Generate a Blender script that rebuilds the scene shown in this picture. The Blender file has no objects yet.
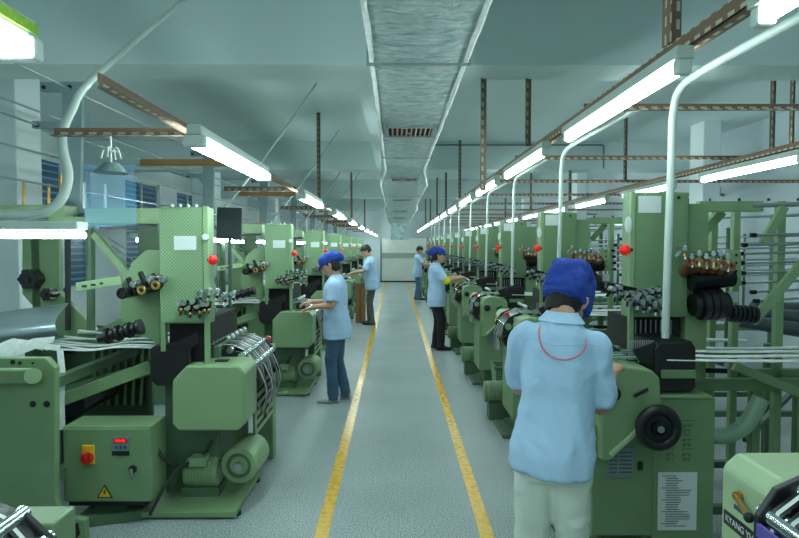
import bpy, bmesh, math, random
from mathutils import Vector, Matrix, noise
from mathutils.bvhtree import BVHTree
random.seed(7)
SC = bpy.context.scene
COL = SC.collection
PI = math.pi
rad = math.radians

# ------------------------------------------------------------------ camera
F, CW, CH, HC = 600.0, 799, 538, 1.68
PITCH, YAW = math.atan((CH/2-245.5)/F), math.atan((CW/2-395.5)/F)
cam_d = bpy.data.cameras.new('camera'); cam = bpy.data.objects.new('camera', cam_d); COL.objects.link(cam)
cam_d.lens = F/CW*36.0; cam_d.sensor_width = 36.0; cam_d.clip_start = 0.05; cam_d.clip_end = 200
cam.location = (0, 0, HC); cam.rotation_euler = (PI/2-PITCH, 0, -YAW)
SC.camera = cam
CM = (Matrix.Rotation(-YAW, 3, 'Z') @ Matrix.Rotation(PI/2-PITCH, 3, 'X'))

def P(px, py, Y):
    """World point at depth Y that the photograph shows at pixel px, py (used to take measurements)."""
    d = CM @ Vector(((px-CW/2)/F, -(py-CH/2)/F, -1.0))
    t = Y/d.y
    return Vector((d.x*t, Y, HC+d.z*t))

# ------------------------------------------------------------------ materials
def lin(c):
    return tuple(((v/255)/12.92 if v/255 <= .04045 else ((v/255+.055)/1.055)**2.4) for v in c)

def newmat(name):
    m = bpy.data.materials.new(name); m.use_nodes = True
    nt = m.node_tree; b = nt.nodes['Principled BSDF']
    return m, nt, b

def mat(name, rgb, rough=.5, metal=0., var=.12, vscale=6., bump=0., bscale=40., spec=.5, dirt=0.):
    m, nt, b = newmat(name)
    N, L = nt.nodes.new, nt.links.new
    c = lin(rgb)
    b.inputs['Roughness'].default_value = rough
    b.inputs['Metallic'].default_value = metal
    b.inputs['Specular IOR Level'].default_value = spec
    tc = N('ShaderNodeTexCoord')
    if var > 0:
        n = N('ShaderNodeTexNoise'); n.inputs['Scale'].default_value = vscale; n.inputs['Detail'].default_value = 4
        L(tc.outputs['Object'], n.inputs['Vector'])
        r = N('ShaderNodeValToRGB')
        r.color_ramp.elements[0].position = .3; r.color_ramp.elements[1].position = .7
        r.color_ramp.elements[0].color = (*[v*(1-var-dirt) for v in c], 1)
        r.color_ramp.elements[1].color = (*[min(1, v*(1+var)) for v in c], 1)
        L(n.outputs['Fac'], r.inputs['Fac']); L(r.outputs['Color'], b.inputs['Base Color'])
    else:
        b.inputs['Base Color'].default_value = (*c, 1)
    if bump > 0:
        n2 = N('ShaderNodeTexNoise'); n2.inputs['Scale'].default_value = bscale; n2.inputs['Detail'].default_value = 3
        L(tc.outputs['Object'], n2.inputs['Vector'])
        bp = N('ShaderNodeBump'); bp.inputs['Strength'].default_value = bump; bp.inputs['Distance'].default_value = .02 if bscale > 20 else .03
        if bscale <= 20: n2.inputs['Distortion'].default_value = .7; n2.inputs['Detail'].default_value = 2
        L(n2.outputs['Fac'], bp.inputs['Height']); L(bp.outputs['Normal'], b.inputs['Normal'])
    return m

def emit(name, rgb, strength):
    m, nt, b = newmat(name)
    b.inputs['Base Color'].default_value = (*lin(rgb), 1)
    b.inputs['Emission Color'].default_value = (*lin(rgb), 1)
    b.inputs['Emission Strength'].default_value = strength
    return m

def math_node(nt, op, a, b=None):
    n = nt.nodes.new('ShaderNodeMath'); n.operation = op
    for i, v in enumerate((a, b)):
        if v is None: continue
        if isinstance(v, (int, float)): n.inputs[i].default_value = v
        else: nt.links.new(v, n.inputs[i])
    return n.outputs[0]

def mixmat(name, rgb_a, rgb_b, build_fac, rough=.5, metal=0.):
    m, nt, b = newmat(name)
    tc = nt.nodes.new('ShaderNodeTexCoord'); sp = nt.nodes.new('ShaderNodeSeparateXYZ')
    nt.links.new(tc.outputs['Object'], sp.inputs[0])
    fac = build_fac(nt, sp.outputs, tc)
    mx = nt.nodes.new('ShaderNodeMix'); mx.data_type = 'RGBA'
    mx.inputs['A'].default_value = (*lin(rgb_a), 1); mx.inputs['B'].default_value = (*lin(rgb_b), 1)
    nt.links.new(fac, mx.inputs['Factor']); nt.links.new(mx.outputs['Result'], b.inputs['Base Color'])
    b.inputs['Roughness'].default_value = rough; b.inputs['Metallic'].default_value = metal
    return m

M = {}
M['green'] = mat('green_paint', (112, 140, 102), .42, var=.07, vscale=5)
M['green_light'] = mat('light_green_paint', (128, 156, 116), .4, var=.05, vscale=4)
M['green_dark'] = mat('dark_green_paint', (74, 100, 76), .5, var=.12, vscale=5)
M['cream'] = mat('lamplit_green_paint', (166, 190, 150), .38, var=.04, vscale=4)  # paler green with the near lamp's light put into the gear box colour
M['black'] = mat('black_plastic', (22, 24, 26), .42, var=.2)
M['blackm'] = mat('black_oily_metal', (30, 33, 34), .3, metal=.6, var=.2)
M['chrome'] = mat('chrome', (205, 215, 215), .18, metal=1, var=.05)
M['steel'] = mat('steel', (158, 168, 170), .35, metal=.6, var=.15)
M['brass'] = mat('brass', (190, 150, 90), .35, metal=.8, var=.1)
M['copper'] = mat('brown_bobbin', (128, 84, 58), .5, var=.2)
M['white'] = mat('white_plastic', (214, 224, 220), .45, var=.04)
M['pipe'] = mat('white_conduit', (190, 204, 198), .45, var=.05, vscale=3)
M['yarn'] = mat('white_yarn', (236, 244, 242), .8, var=.1, vscale=30, bump=.3, bscale=150)
M['paper'] = mat('paper', (206, 216, 216), .8, var=.03)
M['ink'] = mat('ink', (70, 78, 82), .8, var=0)
M['grey'] = mat('grey_plate', (108, 128, 130), .5, var=.08)
M['greyblue'] = mat('grey_blue_steel', (128, 148, 152), .45, var=.08)
M['grey_dark'] = mat('dark_grey_board', (44, 58, 64), .5, var=.06)
M['dark'] = mat('dark_gap', (16, 20, 18), .8, var=.2)
M['red'] = emit('red_beacon', (205, 18, 14), .35)
M['redp'] = mat('red_plastic', (196, 32, 28), .35, var=.03)
M['led'] = emit('red_led', (240, 40, 40), 1.6)
M['yellowp'] = mat('yellow_plastic', (222, 178, 40), .45, var=.05)
M['sheet'] = mat('sheet_metal', (160, 176, 182), .28, metal=.7, var=.15, vscale=3)
M['foil_seam'] = mat('foil_seam', (240, 248, 248), .3, metal=.2, var=.15, vscale=20, bump=.8, bscale=60)  # brighter than the foil: edge highlight put into the seam colour
M['tube'] = emit('tube_light', (230, 254, 252), 46.)
M['housing'] = mat('lamp_housing', (196, 210, 204), .5, var=.03)
M['sticker'] = mat('green_sticker', (150, 196, 60), .6, var=.2, vscale=60)
M['carton'] = mat('carton', (150, 116, 76), .8, var=.08)
M['blue_film'] = None
M['hose'] = mat('pale_green_hose', (150, 182, 158), .5, var=.06)
M['orange_rail'] = mat('orange_brown_rail', (150, 112, 66), .6, var=.15)
M['cable'] = mat('cable', (36, 44, 42), .6, var=.1)
M['wall'] = mat('painted_wall', (226, 236, 238), .8, var=.04, vscale=1.2)
M['wallgrey'] = mat('painted_wall_grey', (200, 210, 216), .8, var=.04, vscale=1.2)
M['ceiling'] = mat('ceiling_paint', (210, 226, 226), .85, var=.035, vscale=.8)
M['partition'] = mat('partition_sheet', (216, 222, 212), .5, var=.06, vscale=2)
M['partition_dark'] = mat('partition_band', (150, 162, 156), .5, var=.06, vscale=2)
M['basket'] = None
M['skin'] = mat('skin', (196, 150, 126), .55, var=.05, vscale=12)
M['hair'] = mat('black_hair', (16, 15, 15), .65, var=.3, vscale=40, bump=.5, bscale=120)
M['lip'] = mat('lip', (150, 84, 76), .5, var=0)
M['eye'] = mat('eye', (30, 26, 24), .3, var=0)
M['shirt'] = mat('light_blue_shirt', (176, 208, 240), .85, var=.05, vscale=5, bump=1.0, bscale=5)
M['shirt_b'] = mat('pale_blue_shirt', (176, 206, 240), .85, var=.05, vscale=5, bump=.8, bscale=6)
M['cap'] = mat('royal_blue_cloth', (22, 58, 150), .8, var=.15, vscale=9, bump=.4, bscale=16)
M['trouser_white'] = mat('pale_trousers', (222, 230, 222), .85, var=.05, vscale=5, bump=.4, bscale=10)
M['jeans'] = mat('blue_jeans', (58, 88, 116), .85, var=.22, vscale=6, bump=.4, bscale=14)
M['jeans_light'] = mat('washed_jeans', (84, 116, 140), .85, var=.2, vscale=6, bump=.4, bscale=14)
M['trouser_olive'] = mat('olive_trousers', (82, 86, 82), .85, var=.12, vscale=6, bump=.4, bscale=14)
M['trouser_black'] = mat('black_trousers', (26, 28, 34), .85, var=.2, vscale=6, bump=.4, bscale=14)
M['shoe_light'] = mat('pale_shoe', (186, 192, 190), .6, var=.08)
M['shoe_black'] = mat('black_shoe', (24, 24, 26), .5, var=.1)
M['pink'] = mat('pink_cord', (222, 130, 140), .7, var=0)
M['yellow_cloth'] = mat('yellow_sleeve', (226, 206, 40), .8, var=.08)
M['purple'] = mat('purple_strip', (96, 84, 170), .5, var=.1)
M['blue_knob'] = mat('blue_plastic', (60, 110, 210), .4, var=0)

def perforated(nt, o, tc):
    # rows of small round holes, object space x and z
    x = math_node(nt, 'MULTIPLY', o['X'], 90.); z = math_node(nt, 'MULTIPLY', o['Z'], 90.)
    sx = math_node(nt, 'SINE', math_node(nt, 'MULTIPLY', x, PI)); sz = math_node(nt, 'SINE', math_node(nt, 'MULTIPLY', z, PI))
    return math_node(nt, 'GREATER_THAN', math_node(nt, 'MULTIPLY', sx, sz), .28)
M['perforated'] = mixmat('perforated_panel', (104, 136, 98), (140, 168, 134), perforated, .5)
def slots(nt, o, tc):
    f = math_node(nt, 'FRACT', math_node(nt, 'MULTIPLY', o['X'], 14.))
    a = math_node(nt, 'GREATER_THAN', f, .45)
    q = math_node(nt, 'PINGPONG', math_node(nt, 'ADD', math_node(nt, 'ADD', o['Y'], o['Z']), 10.), .0225)
    c = math_node(nt, 'GREATER_THAN', q, .0155)
    return math_node(nt, 'MULTIPLY', a, c)
M['angle'] = mixmat('slotted_angle_iron', (132, 104, 84), (206, 200, 178), slots, .6)
M['angle_dark'] = mixmat('slotted_angle_iron_dark', (108, 92, 80), (166, 168, 152), slots, .6)

def film():
    m, nt, b = newmat('blue_plastic_film')
    b.inputs['Base Color'].default_value = (*lin((110, 180, 226)), 1)
    b.inputs['Alpha'].default_value = .32; b.inputs['Roughness'].default_value = .25
    return m
M['blue_film'] = film()
def basket_fac(nt, o, tc):
    s1 = math_node(nt, 'SINE', math_node(nt, 'MULTIPLY', math_node(nt, 'ADD', math_node(nt, 'ADD', o['X'], o['Y']), o['Z']), 150.))
    s2 = math_node(nt, 'SINE', math_node(nt, 'MULTIPLY', math_node(nt, 'SUBTRACT', math_node(nt, 'ADD', o['X'], o['Y']), o['Z']), 150.))
    return math_node(nt, 'GREATER_THAN', math_node(nt, 'MULTIPLY', s1, s2), .0)
M['basket'] = mixmat('woven_green_plastic', (58, 96, 70), (126, 164, 126), basket_fac, .5)

def floor_mat():
    m, nt, b = newmat('terrazzo_floor')
    N, L = nt.nodes.new, nt.links.new
    tc = N('ShaderNodeTexCoord')
    n = N('ShaderNodeTexNoise'); n.inputs['Scale'].default_value = 115; n.inputs['Detail'].default_value = 3
    L(tc.outputs['Object'], n.inputs['Vector'])
    r = N('ShaderNodeValToRGB'); e = r.color_ramp.elements
    e[0].position = .36; e[0].color = (*lin((88, 104, 107)), 1)
    e[1].position = .66; e[1].color = (*lin((196, 208, 208)), 1)
    L(n.outputs['Fac'], r.inputs['Fac'])
    n2 = N('ShaderNodeTexNoise'); n2.inputs['Scale'].default_value = 1.1; n2.inputs['Detail'].default_value = 5
    L(tc.outputs['Object'], n2.inputs['Vector'])
    mr = N('ShaderNodeMapRange'); mr.inputs['From Min'].default_value = .3; mr.inputs['From Max'].default_value = .7
    mr.inputs['To Min'].default_value = .82; mr.inputs['To Max'].default_value = 1.08
    L(n2.outputs['Fac'], mr.inputs['Value'])
    mx = N('ShaderNodeMix'); mx.data_type = 'RGBA'; mx.blend_type = 'MULTIPLY'; mx.inputs['Factor'].default_value = 1
    L(r.outputs['Color'], mx.inputs['A']); L(mr.outputs['Result'], mx.inputs['B'])
    L(mx.outputs['Result'], b.inputs['Base Color'])
    b.inputs['Roughness'].default_value = .42
    return m
M['floor'] = floor_mat()
def line_mat():
    m, nt, b = newmat('worn_yellow_paint')
    N, L = nt.nodes.new, nt.links.new
    tc = N('ShaderNodeTexCoord')
    n = N('ShaderNodeTexNoise'); n.inputs['Scale'].default_value = 22; n.inputs['Detail'].default_value = 5
    L(tc.outputs['Object'], n.inputs['Vector'])
    r = N('ShaderNodeValToRGB'); e = r.color_ramp.elements
    e[0].position = .27; e[0].color = (*lin((170, 158, 96)), 1)
    e[1].position = .38; e[1].color = (*lin((226, 174, 36)), 1)
    L(n.outputs['Fac'], r.inputs['Fac']); L(r.outputs['Color'], b.inputs['Base Color'])
    r2 = N('ShaderNodeMapRange'); r2.inputs['From Min'].default_value = .35; r2.inputs['From Max'].default_value = .6; r2.inputs['To Min'].default_value = .12; r2.inputs['To Max'].default_value = .4
    L(n.outputs['Fac'], r2.inputs['Value']); L(r2.outputs['Result'], b.inputs['Roughness'])
    return m
M['line'] = line_mat()
def foil_mat():
    m, nt, b = newmat('aluminium_foil_wrap')
    N, L = nt.nodes.new, nt.links.new
    tc = N('ShaderNodeTexCoord'); mp = N('ShaderNodeMapping'); mp.inputs['Scale'].default_value = (1, 2.4, 1)
    L(tc.outputs['Object'], mp.inputs['Vector'])
    n = N('ShaderNodeTexNoise'); n.inputs['Scale'].default_value = 9; n.inputs['Detail'].default_value = 6; n.inputs['Roughness'].default_value = .65
    n.inputs['Distortion'].default_value = .8
    L(mp.outputs[0], n.inputs['Vector'])
    bp = N('ShaderNodeBump'); bp.inputs['Strength'].default_value = 1.; bp.inputs['Distance'].default_value = .09
    L(n.outputs['Fac'], bp.inputs['Height']); L(bp.outputs['Normal'], b.inputs['Normal'])
    r = N('ShaderNodeValToRGB'); e = r.color_ramp.elements  # crease highlights painted into the foil colour, lighter on the ridges
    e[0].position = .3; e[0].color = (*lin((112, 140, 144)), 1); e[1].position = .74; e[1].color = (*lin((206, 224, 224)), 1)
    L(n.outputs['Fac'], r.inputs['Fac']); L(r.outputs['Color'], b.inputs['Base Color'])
    b.inputs['Metallic'].default_value = .35; b.inputs['Roughness'].default_value = .34
    return m
M['foil'] = foil_mat()
def window_fac(nt, o, tc):
    f = math_node(nt, 'FRACT', math_node(nt, 'MULTIPLY', o['Z'], 9.))
    return math_node(nt, 'GREATER_THAN', f, .72)
M['louver'] = mixmat('blue_louvre_glass', (66, 106, 142), (132, 166, 188), window_fac, .25)

# ------------------------------------------------------------------ mesh builder
WLOC = {}
def wloc(o):
    return WLOC.get(o.name, Vector((0, 0, 0))) if o else Vector((0, 0, 0))

class MB:
    def __init__(s):
        s.v = []; s.f = []; s.m = []; s.cur = 0
    def mat(s, i): s.cur = i; return s
    def _add(s, vs, fs):
        b = len(s.v); s.v += [Vector(p) for p in vs]
        for f in fs: s.f.append([b+i for i in f]); s.m.append(s.cur)
        return s
    def box(s, x0, x1, y0, y1, z0, z1):
        return s._add([(x0,y0,z0),(x1,y0,z0),(x1,y1,z0),(x0,y1,z0),(x0,y0,z1),(x1,y0,z1),(x1,y1,z1),(x0,y1,z1)],
                      [(0,3,2,1),(4,5,6,7),(0,1,5,4),(1,2,6,5),(2,3,7,6),(3,0,4,7)])
    def prism(s, pts, d):
        """closed outline pts (3-D) pushed along d"""
        pts = [Vector(p) for p in pts]; d = Vector(d); n = len(pts)
        return s._add(pts+[p+d for p in pts], [tuple(range(n-1,-1,-1)), tuple(range(n,2*n))]+[(i,(i+1)%n,n+(i+1)%n,n+i) for i in range(n)])
    def pxp(s, px, Y0, Y1):
        """outline given in photo measurements on depth plane Y0, pushed back to Y1"""
        return s.prism([P(a, b, Y0) for a, b in px], (0, Y1-Y0, 0))
    def cyl(s, p0, p1, r, n=14, r1=None):
        p0, p1 = Vector(p0), Vector(p1); r1 = r if r1 is None else r1
        d = (p1-p0).normalized(); u = d.orthogonal().normalized(); w = d.cross(u)
        ring = lambda p, q: [p+q*(math.cos(2*PI*i/n)*u+math.sin(2*PI*i/n)*w) for i in range(n)]
        return s._add(ring(p0, r)+ring(p1, r1), [tuple(range(n-1,-1,-1)), tuple(range(n,2*n))]+[(i,(i+1)%n,n+(i+1)%n,n+i) for i in range(n)])
    def ring(s, c, axis, R, r, n=20, k=8):
        c, d = Vector(c), Vector(axis).normalized(); u = d.orthogonal().normalized(); w = d.cross(u)
        vs = []
        for i in range(n):
            a = 2*PI*i/n; e = math.cos(a)*u+math.sin(a)*w
            for j in range(k):
                b = 2*PI*j/k; vs.append(c+e*(R+r*math.cos(b))+d*r*math.sin(b))
        return s._add(vs, [(i*k+j, ((i+1)%n)*k+j, ((i+1)%n)*k+(j+1)%k, i*k+(j+1)%k) for i in range(n) for j in range(k)])
    def loft(s, rings, caps=True):
        n = len(rings[0]); vs = [p for r in rings for p in r]; fs = []
        for a in range(len(rings)-1):
            fs += [(a*n+i, a*n+(i+1)%n, (a+1)*n+(i+1)%n, (a+1)*n+i) for i in range(n)]
        if caps: fs += [tuple(range(n-1,-1,-1)), tuple(range((len(rings)-1)*n, len(rings)*n))]
        return s._add(vs, fs)
    def tube(s, pts, rr, n=10, smooth=True, sub=6, flat=None):
        pts = [Vector(p) for p in pts]
        rs = list(rr) if isinstance(rr, (list, tuple)) else [rr]*len(pts)
        if smooth and len(pts) > 2:
            q, qr = [], []
            for i in range(len(pts)-1):
                p0, p1, p2, p3 = pts[max(i-1,0)], pts[i], pts[i+1], pts[min(i+2,len(pts)-1)]
                for j in range(sub):
                    t = j/sub
                    q.append(.5*((2*p1)+(-p0+p2)*t+(2*p0-5*p1+4*p2-p3)*t*t+(-p0+3*p1-3*p2+p3)*t**3)); qr.append(tuple(a*(1-t)+b*t for a, b in zip(rs[i], rs[i+1])) if isinstance(rs[i], tuple) else rs[i]*(1-t)+rs[i+1]*t)
            q.append(pts[-1]); qr.append(rs[-1]); pts, rs = q, qr
        u = None; rings = []
        for i, p in enumerate(pts):
            d = (pts[min(i+1,len(pts)-1)]-pts[max(i-1,0)]).normalized()
            if u is None: u = Vector(flat) if flat is not None else d.orthogonal()
            u = (u-d*u.dot(d)).normalized(); w = d.cross(u); r = rs[i]
            ra, rb = r if isinstance(r, (tuple, Vector)) else (r, r)
            rings.append([p+u*ra*math.cos(2*PI*k/n)+w*rb*math.sin(2*PI*k/n) for k in range(n)])
        return s.loft(rings)
    def ball(s, c, rx, ry=None, rz=None, n=14, k=9):
        ry = rx if ry is None else ry; rz = rx if rz is None else rz; c = Vector(c)
        rings = []
        for j in range(k+1):
            a = -PI/2+PI*(j+.02)/(k+.04)
            rings.append([c+Vector((rx*math.cos(a)*math.cos(2*PI*i/n), ry*math.cos(a)*math.sin(2*PI*i/n), rz*math.sin(a))) for i in range(n)])
        return s.loft(rings)
    def strip(s, path, wvec, mats=None, th=.003):
        """thin ribbon along path, wide along wvec; mats: material index per lengthwise band"""
        wvec = Vector(wvec); bands = len(mats) if mats else 1
        path = [Vector(p) for p in path]
        for b in range(bands):
            if mats: s.cur = mats[b]
            vs, fs = [], []
            for p in path: vs += [p+wvec*(b/bands-.5), p+wvec*((b+1)/bands-.5)]
            for i in range(len(path)-1): fs.append((2*i, 2*i+1, 2*i+3, 2*i+2))
            s._add(vs, fs)
        return s
    def bar(s, p0, p1, w, h, up=(0,0,1)):
        p0, p1 = Vector(p0), Vector(p1); d = (p1-p0).normalized(); up = Vector(up)
        if abs(d.dot(up)) > .99: up = Vector((0,1,0))
        u = d.cross(up).normalized()*(w/2); v = u.cross(d).normalized()*(h/2)
        return s.prism([p0+u+v, p0-u+v, p0-u-v, p0+u-v], p1-p0)
    def mesh(s, name, mats, off, bevel=0., smooth=False, seg=2):
        me = bpy.data.meshes.new(name)
        bm = bmesh.new()
        vs = [bm.verts.new(p-off) for p in s.v]
        for f, mi in zip(s.f, s.m):
            try:
                fc = bm.faces.new([vs[i] for i in f]); fc.material_index = mi
            except ValueError: pass
        bmesh.ops.recalc_face_normals(bm, faces=bm.faces[:])
        if bevel > 0:
            es = [e for e in bm.edges if len(e.link_faces) == 2 and e.calc_face_angle(0) > .6]
            bmesh.ops.bevel(bm, geom=es, offset=bevel, segments=seg, profile=.5, affect='EDGES', clamp_overlap=True)
        if smooth:
            for fc in bm.faces: fc.smooth = True
            for e in bm.edges:
                if len(e.link_faces) == 2 and e.calc_face_angle(0) > .7: e.smooth = False
        bm.to_mesh(me); bm.free()
        for x in (mats if isinstance(mats, (list, tuple)) else [mats]): me.materials.append(M[x] if isinstance(x, str) else x)
        return me
    def build(s, name, mats, parent=None, bevel=0., smooth=False, at=None, seg=2):
        off = Vector(at) if at is not None else wloc(parent)
        o = bpy.data.objects.new(name, s.mesh(name, mats, off, bevel, smooth, seg)); COL.objects.link(o)
        if parent is not None:
            o.parent = parent; WLOC[o.name] = wloc(parent)
        else:
            o.location = off; WLOC[o.name] = off
        return o

def tag(o, label=None, cat=None, group=None, kind=None):
    if label: o['label'] = label
    if cat: o['category'] = cat
    if group: o['group'] = group
    if kind: o['kind'] = kind
    return o
def empty(name, loc, label=None, cat=None, group=None):
    o = bpy.data.objects.new(name, None); COL.objects.link(o); o.location = loc; o.empty_display_size = .1
    WLOC[o.name] = Vector(loc)
    return tag(o, label, cat, group)
KIDS = {}
def copy_tree(o, parent=None):
    c = o.copy(); COL.objects.link(c)
    if parent is not None: c.parent = parent
    for ch in o.children: copy_tree(ch, c)
    return c
def struct(name, mb, m, **k):
    return tag(mb.build(name, m, **k), kind='structure')
def text_mesh(name, txt, size, m, parent, origin, xdir, ydir, extrude=.0005):
    cu = bpy.data.curves.new(name, 'FONT'); cu.body = txt; cu.size = size; cu.align_x = 'CENTER'; cu.align_y = 'CENTER'; cu.extrude = extrude
    t = bpy.data.objects.new(name+'_tmp', cu); COL.objects.link(t)
    bpy.context.view_layer.update()
    me = bpy.data.meshes.new_from_object(t.evaluated_get(bpy.context.evaluated_depsgraph_get()))
    bpy.data.objects.remove(t)
    X = Vector(xdir).normalized(); Y = Vector(ydir).normalized(); Z = X.cross(Y)
    mx = Matrix((X, Y, Z)).transposed().to_4x4(); mx.translation = Vector(origin)-wloc(parent)
    me.transform(mx); me.materials.clear(); me.materials.append(M[m])
    o = bpy.data.objects.new(name, me); COL.objects.link(o); o.parent = parent
    WLOC[o.name] = wloc(parent)
    return o
ORD = ['nearest', 'second', 'third', 'fourth', 'fifth', 'sixth', 'seventh', 'eighth', 'ninth', 'tenth', 'eleventh', 'twelfth', 'thirteenth', 'fourteenth', 'fifteenth']

# ================================================================== SETTING
BACK, FRONT = 28.6, -1.4
XL, XR, ZC, ZB = -5.5, 5.2, 3.46, 2.98
struct('floor', MB().box(XL-.2, XR+.2, FRONT, BACK+.2, -.1, 0), 'floor')
struct('ceiling', MB().box(XL-.2, XR+.2, FRONT, BACK+.2, ZC, ZC+.12), 'ceiling')
struct('wall_back', MB().box(XL, XR, BACK, BACK+.2, 0, ZC), 'wall')
# left wall with three window openings
WIN_L = [(9.2, 10.9), (12.3, 14.1), (15.2, 17.0)]
w = MB(); prev = FRONT
for a, b in WIN_L:
    w.box(XL-.2, XL, prev, a, 0, ZC); w.box(XL-.2, XL, a, b, 0, .9); w.box(XL-.2, XL, a, b, 3.1, ZC); prev = b
w.box(XL-.2, XL, prev, BACK, 0, ZC)
struct('wall_left', w, 'wall')
for i, (a, b) in enumerate(WIN_L):
    f = MB()
    for (y0, y1, z0, z1) in ((a, a+.07, .9, 3.1), (b-.07, b, .9, 3.1), (a, b, .9, .97), (a, b, 3.03, 3.1), ((a+b)/2-.03, (a+b)/2+.03, .9, 3.1), (a, b, 2.1, 2.16)):
        f.box(XL-.12, XL-.04, y0, y1, z0, z1)
    o = struct('window_%d' % (i+1), f, 'white')
    MB().box(XL-.1, XL-.08, a, b, .9, 3.1).build('pane', 'louver', o)
w = MB(); WIN_R = [(6.4, 7.6), (9.6, 11.2)]; prev = FRONT
for a, b in WIN_R:
    w.box(XR, XR+.2, prev, a, 0, ZC); w.box(XR, XR+.2, a, b, 0, .95); w.box(XR, XR+.2, a, b, 2.6, ZC); prev = b
w.box(XR, XR+.2, prev, BACK, 0, ZC)
struct('wall_right', w, 'wallgrey')
for i, (a, b) in enumerate(WIN_R):
    f = MB()
    for (y0, y1, z0, z1) in ((a, a+.08, .95, 2.6), (b-.08, b, .95, 2.6), (a, b, .95, 1.03), (a, b, 2.52, 2.6), ((a+b)/2-.04, (a+b)/2+.04, .95, 2.6)):
        f.box(XR+.03, XR+.1, y0, y1, z0, z1)
    o = struct('window_%d' % (i+4), f, 'white')
    MB().box(XR+.07, XR+.09, a, b, .95, 2.6).build('pane', 'louver', o)
for i, y in enumerate((4.37, 10.35, 16.4, 22.4)):
    struct('ceiling_beam_cross', MB().box(XL, XR, y, y+.4, ZB, ZC), 'ceiling')
for i, (y0, y1) in enumerate(((4.77, 10.35), (10.75, 16.4), (16.8, 22.4))):
    struct('ceiling_beam_long', MB().box(-.31, .12, y0, y1, ZB, ZC), 'ceiling')
for x, y in ((-3.95, 5.6), (-3.95, 11.7), (-3.95, 17.6), (-3.95, 23.5), (4.4, 8.6), (4.4, 14.6), (4.4, 20.6)):
    struct('pillar', MB().box(x, x+(.45 if x < 0 else .25), y, y+.4, 0, ZC), 'wall', bevel=.01)
# painted floor lines
for x, lab in ((-.43, 'worn yellow line painted on the floor beside the left row of looms'), (.53, 'yellow line painted on the floor beside the right row of looms')):
    tag(MB().box(x-.04, x+.04, -1.2, 27.4, .0005, .0025).build('floor_line', 'line'), lab, 'floor marking', 'yellow floor lines')
# far partition
pt = empty('partition', (.4, 27.55, 0), 'grey sheet metal partition with horizontal bands closing the far end of the aisle', 'partition')
MB().box(-.62, 1.42, 27.5, 27.6, .06, 2.0).build('panel', 'partition', pt)
MB().box(-.62, 1.42, 27.47, 27.5, 1.12, 1.34).build('band', 'partition_dark', pt)
MB().box(-.62, 1.42, 27.485, 27.5, .06, 1.0).build('lower_panel', 'partition', pt)
MB().box(-.7, 1.5, 27.46, 27.62, 0, .06).build('foot_rail', 'dark', pt)
for x in (-.66, 1.46): MB().box(x-.04, x+.04, 27.48, 27.62, .06, 2.05).build('post', 'grey', pt)

# ================================================================== DUCT
HD = .95; ZD = HC+HD
def duct_profile(Y):
    ks = [(-1.4, -.118, .36), (7.6, -.118, .355), (9.4, -.225, .49), (14.2, -.225, .49), (15.6, -.30, .56), (26.2, -.30, .56)]
    for (a, l0, r0), (b, l1, r1) in zip(ks, ks[1:]):
        if a <= Y <= b:
            t = (Y-a)/(b-a); return l0+(l1-l0)*t, r0+(r1-r0)*t
    return ks[-1][1:]
duct = empty('air_duct', (.12, 10, ZD), 'long foil-wrapped air duct hanging under the ceiling above the aisle', 'air duct')
rings = []; Y = -1.3
seamL, seamR = [], []
while Y < 26.1:
    l, r = duct_profile(Y); h = .42; ring = []
    nx = 10
    for i in range(nx+1):
        t = i/nx; x = l+(r-l)*t
        sag = -.012*math.sin(PI*t)+.010*noise.noise((x*9, Y*5, 1.3))
        ring.append(Vector((x, Y, ZD+sag+.008*noise.noise((x*25, Y*14, 4)))))
    for i in range(1, 6):
        ring.append(Vector((r+.01*noise.noise((i*1.7, Y*4, 7)), Y, ZD+h*i/5)))
    for i in range(1, 4): ring.append(Vector((r+(l-r)*i/4, Y, ZD+h)))
    for i in range(5): ring.append(Vector((l+.01*noise.noise((i*1.7, Y*4, 9)), Y, ZD+h*(5-i)/5)))
    rings.append(ring)
    seamL.append(Vector((l-.004+.006*noise.noise((3, Y*11, 1)), Y, ZD-.004+.008*noise.noise((Y*9, 2, 2)))))
    seamR.append(Vector((r+.004+.006*noise.noise((8, Y*11, 1)), Y, ZD-.004+.008*noise.noise((Y*9, 6, 2)))))
    Y += .12
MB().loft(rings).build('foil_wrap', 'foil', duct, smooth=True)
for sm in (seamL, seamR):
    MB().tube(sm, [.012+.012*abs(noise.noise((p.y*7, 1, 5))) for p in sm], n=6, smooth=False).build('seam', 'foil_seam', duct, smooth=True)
l, r = duct_profile(26)
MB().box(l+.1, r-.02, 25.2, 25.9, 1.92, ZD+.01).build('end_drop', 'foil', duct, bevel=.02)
for k, y in enumerate((4.75, 8.3, 12.2, 16.2, 20.0)):
    l, r = duct_profile(y+.2); c = (l+r)/2; hw = .19
    g = MB()
    for a in (-1, 1): g.box(c+a*hw-.014, c+a*hw+.014, y, y+.42, ZD-.028, ZD+.002)
    g.box(c-hw, c+hw, y, y+.02, ZD-.028, ZD+.002); g.box(c-hw, c+hw, y+.40, y+.42, ZD-.028, ZD+.002)
    gr = g.build('vent_grille', 'steel', duct)
    MB().box(c-hw, c+hw, y+.01, y+.41, ZD-.014, ZD-.012).build('opening', 'dark', gr)
    s = MB()
    for i in range(9):
        x = c-hw+.04+i*.038; s.prism([(x, y+.02, ZD-.026), (x+.012, y+.02, ZD-.016), (x+.016, y+.02, ZD-.016), (x+.004, y+.02, ZD-.026)], (0, .38, 0))
    s.build('slats', 'copper', gr)
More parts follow.
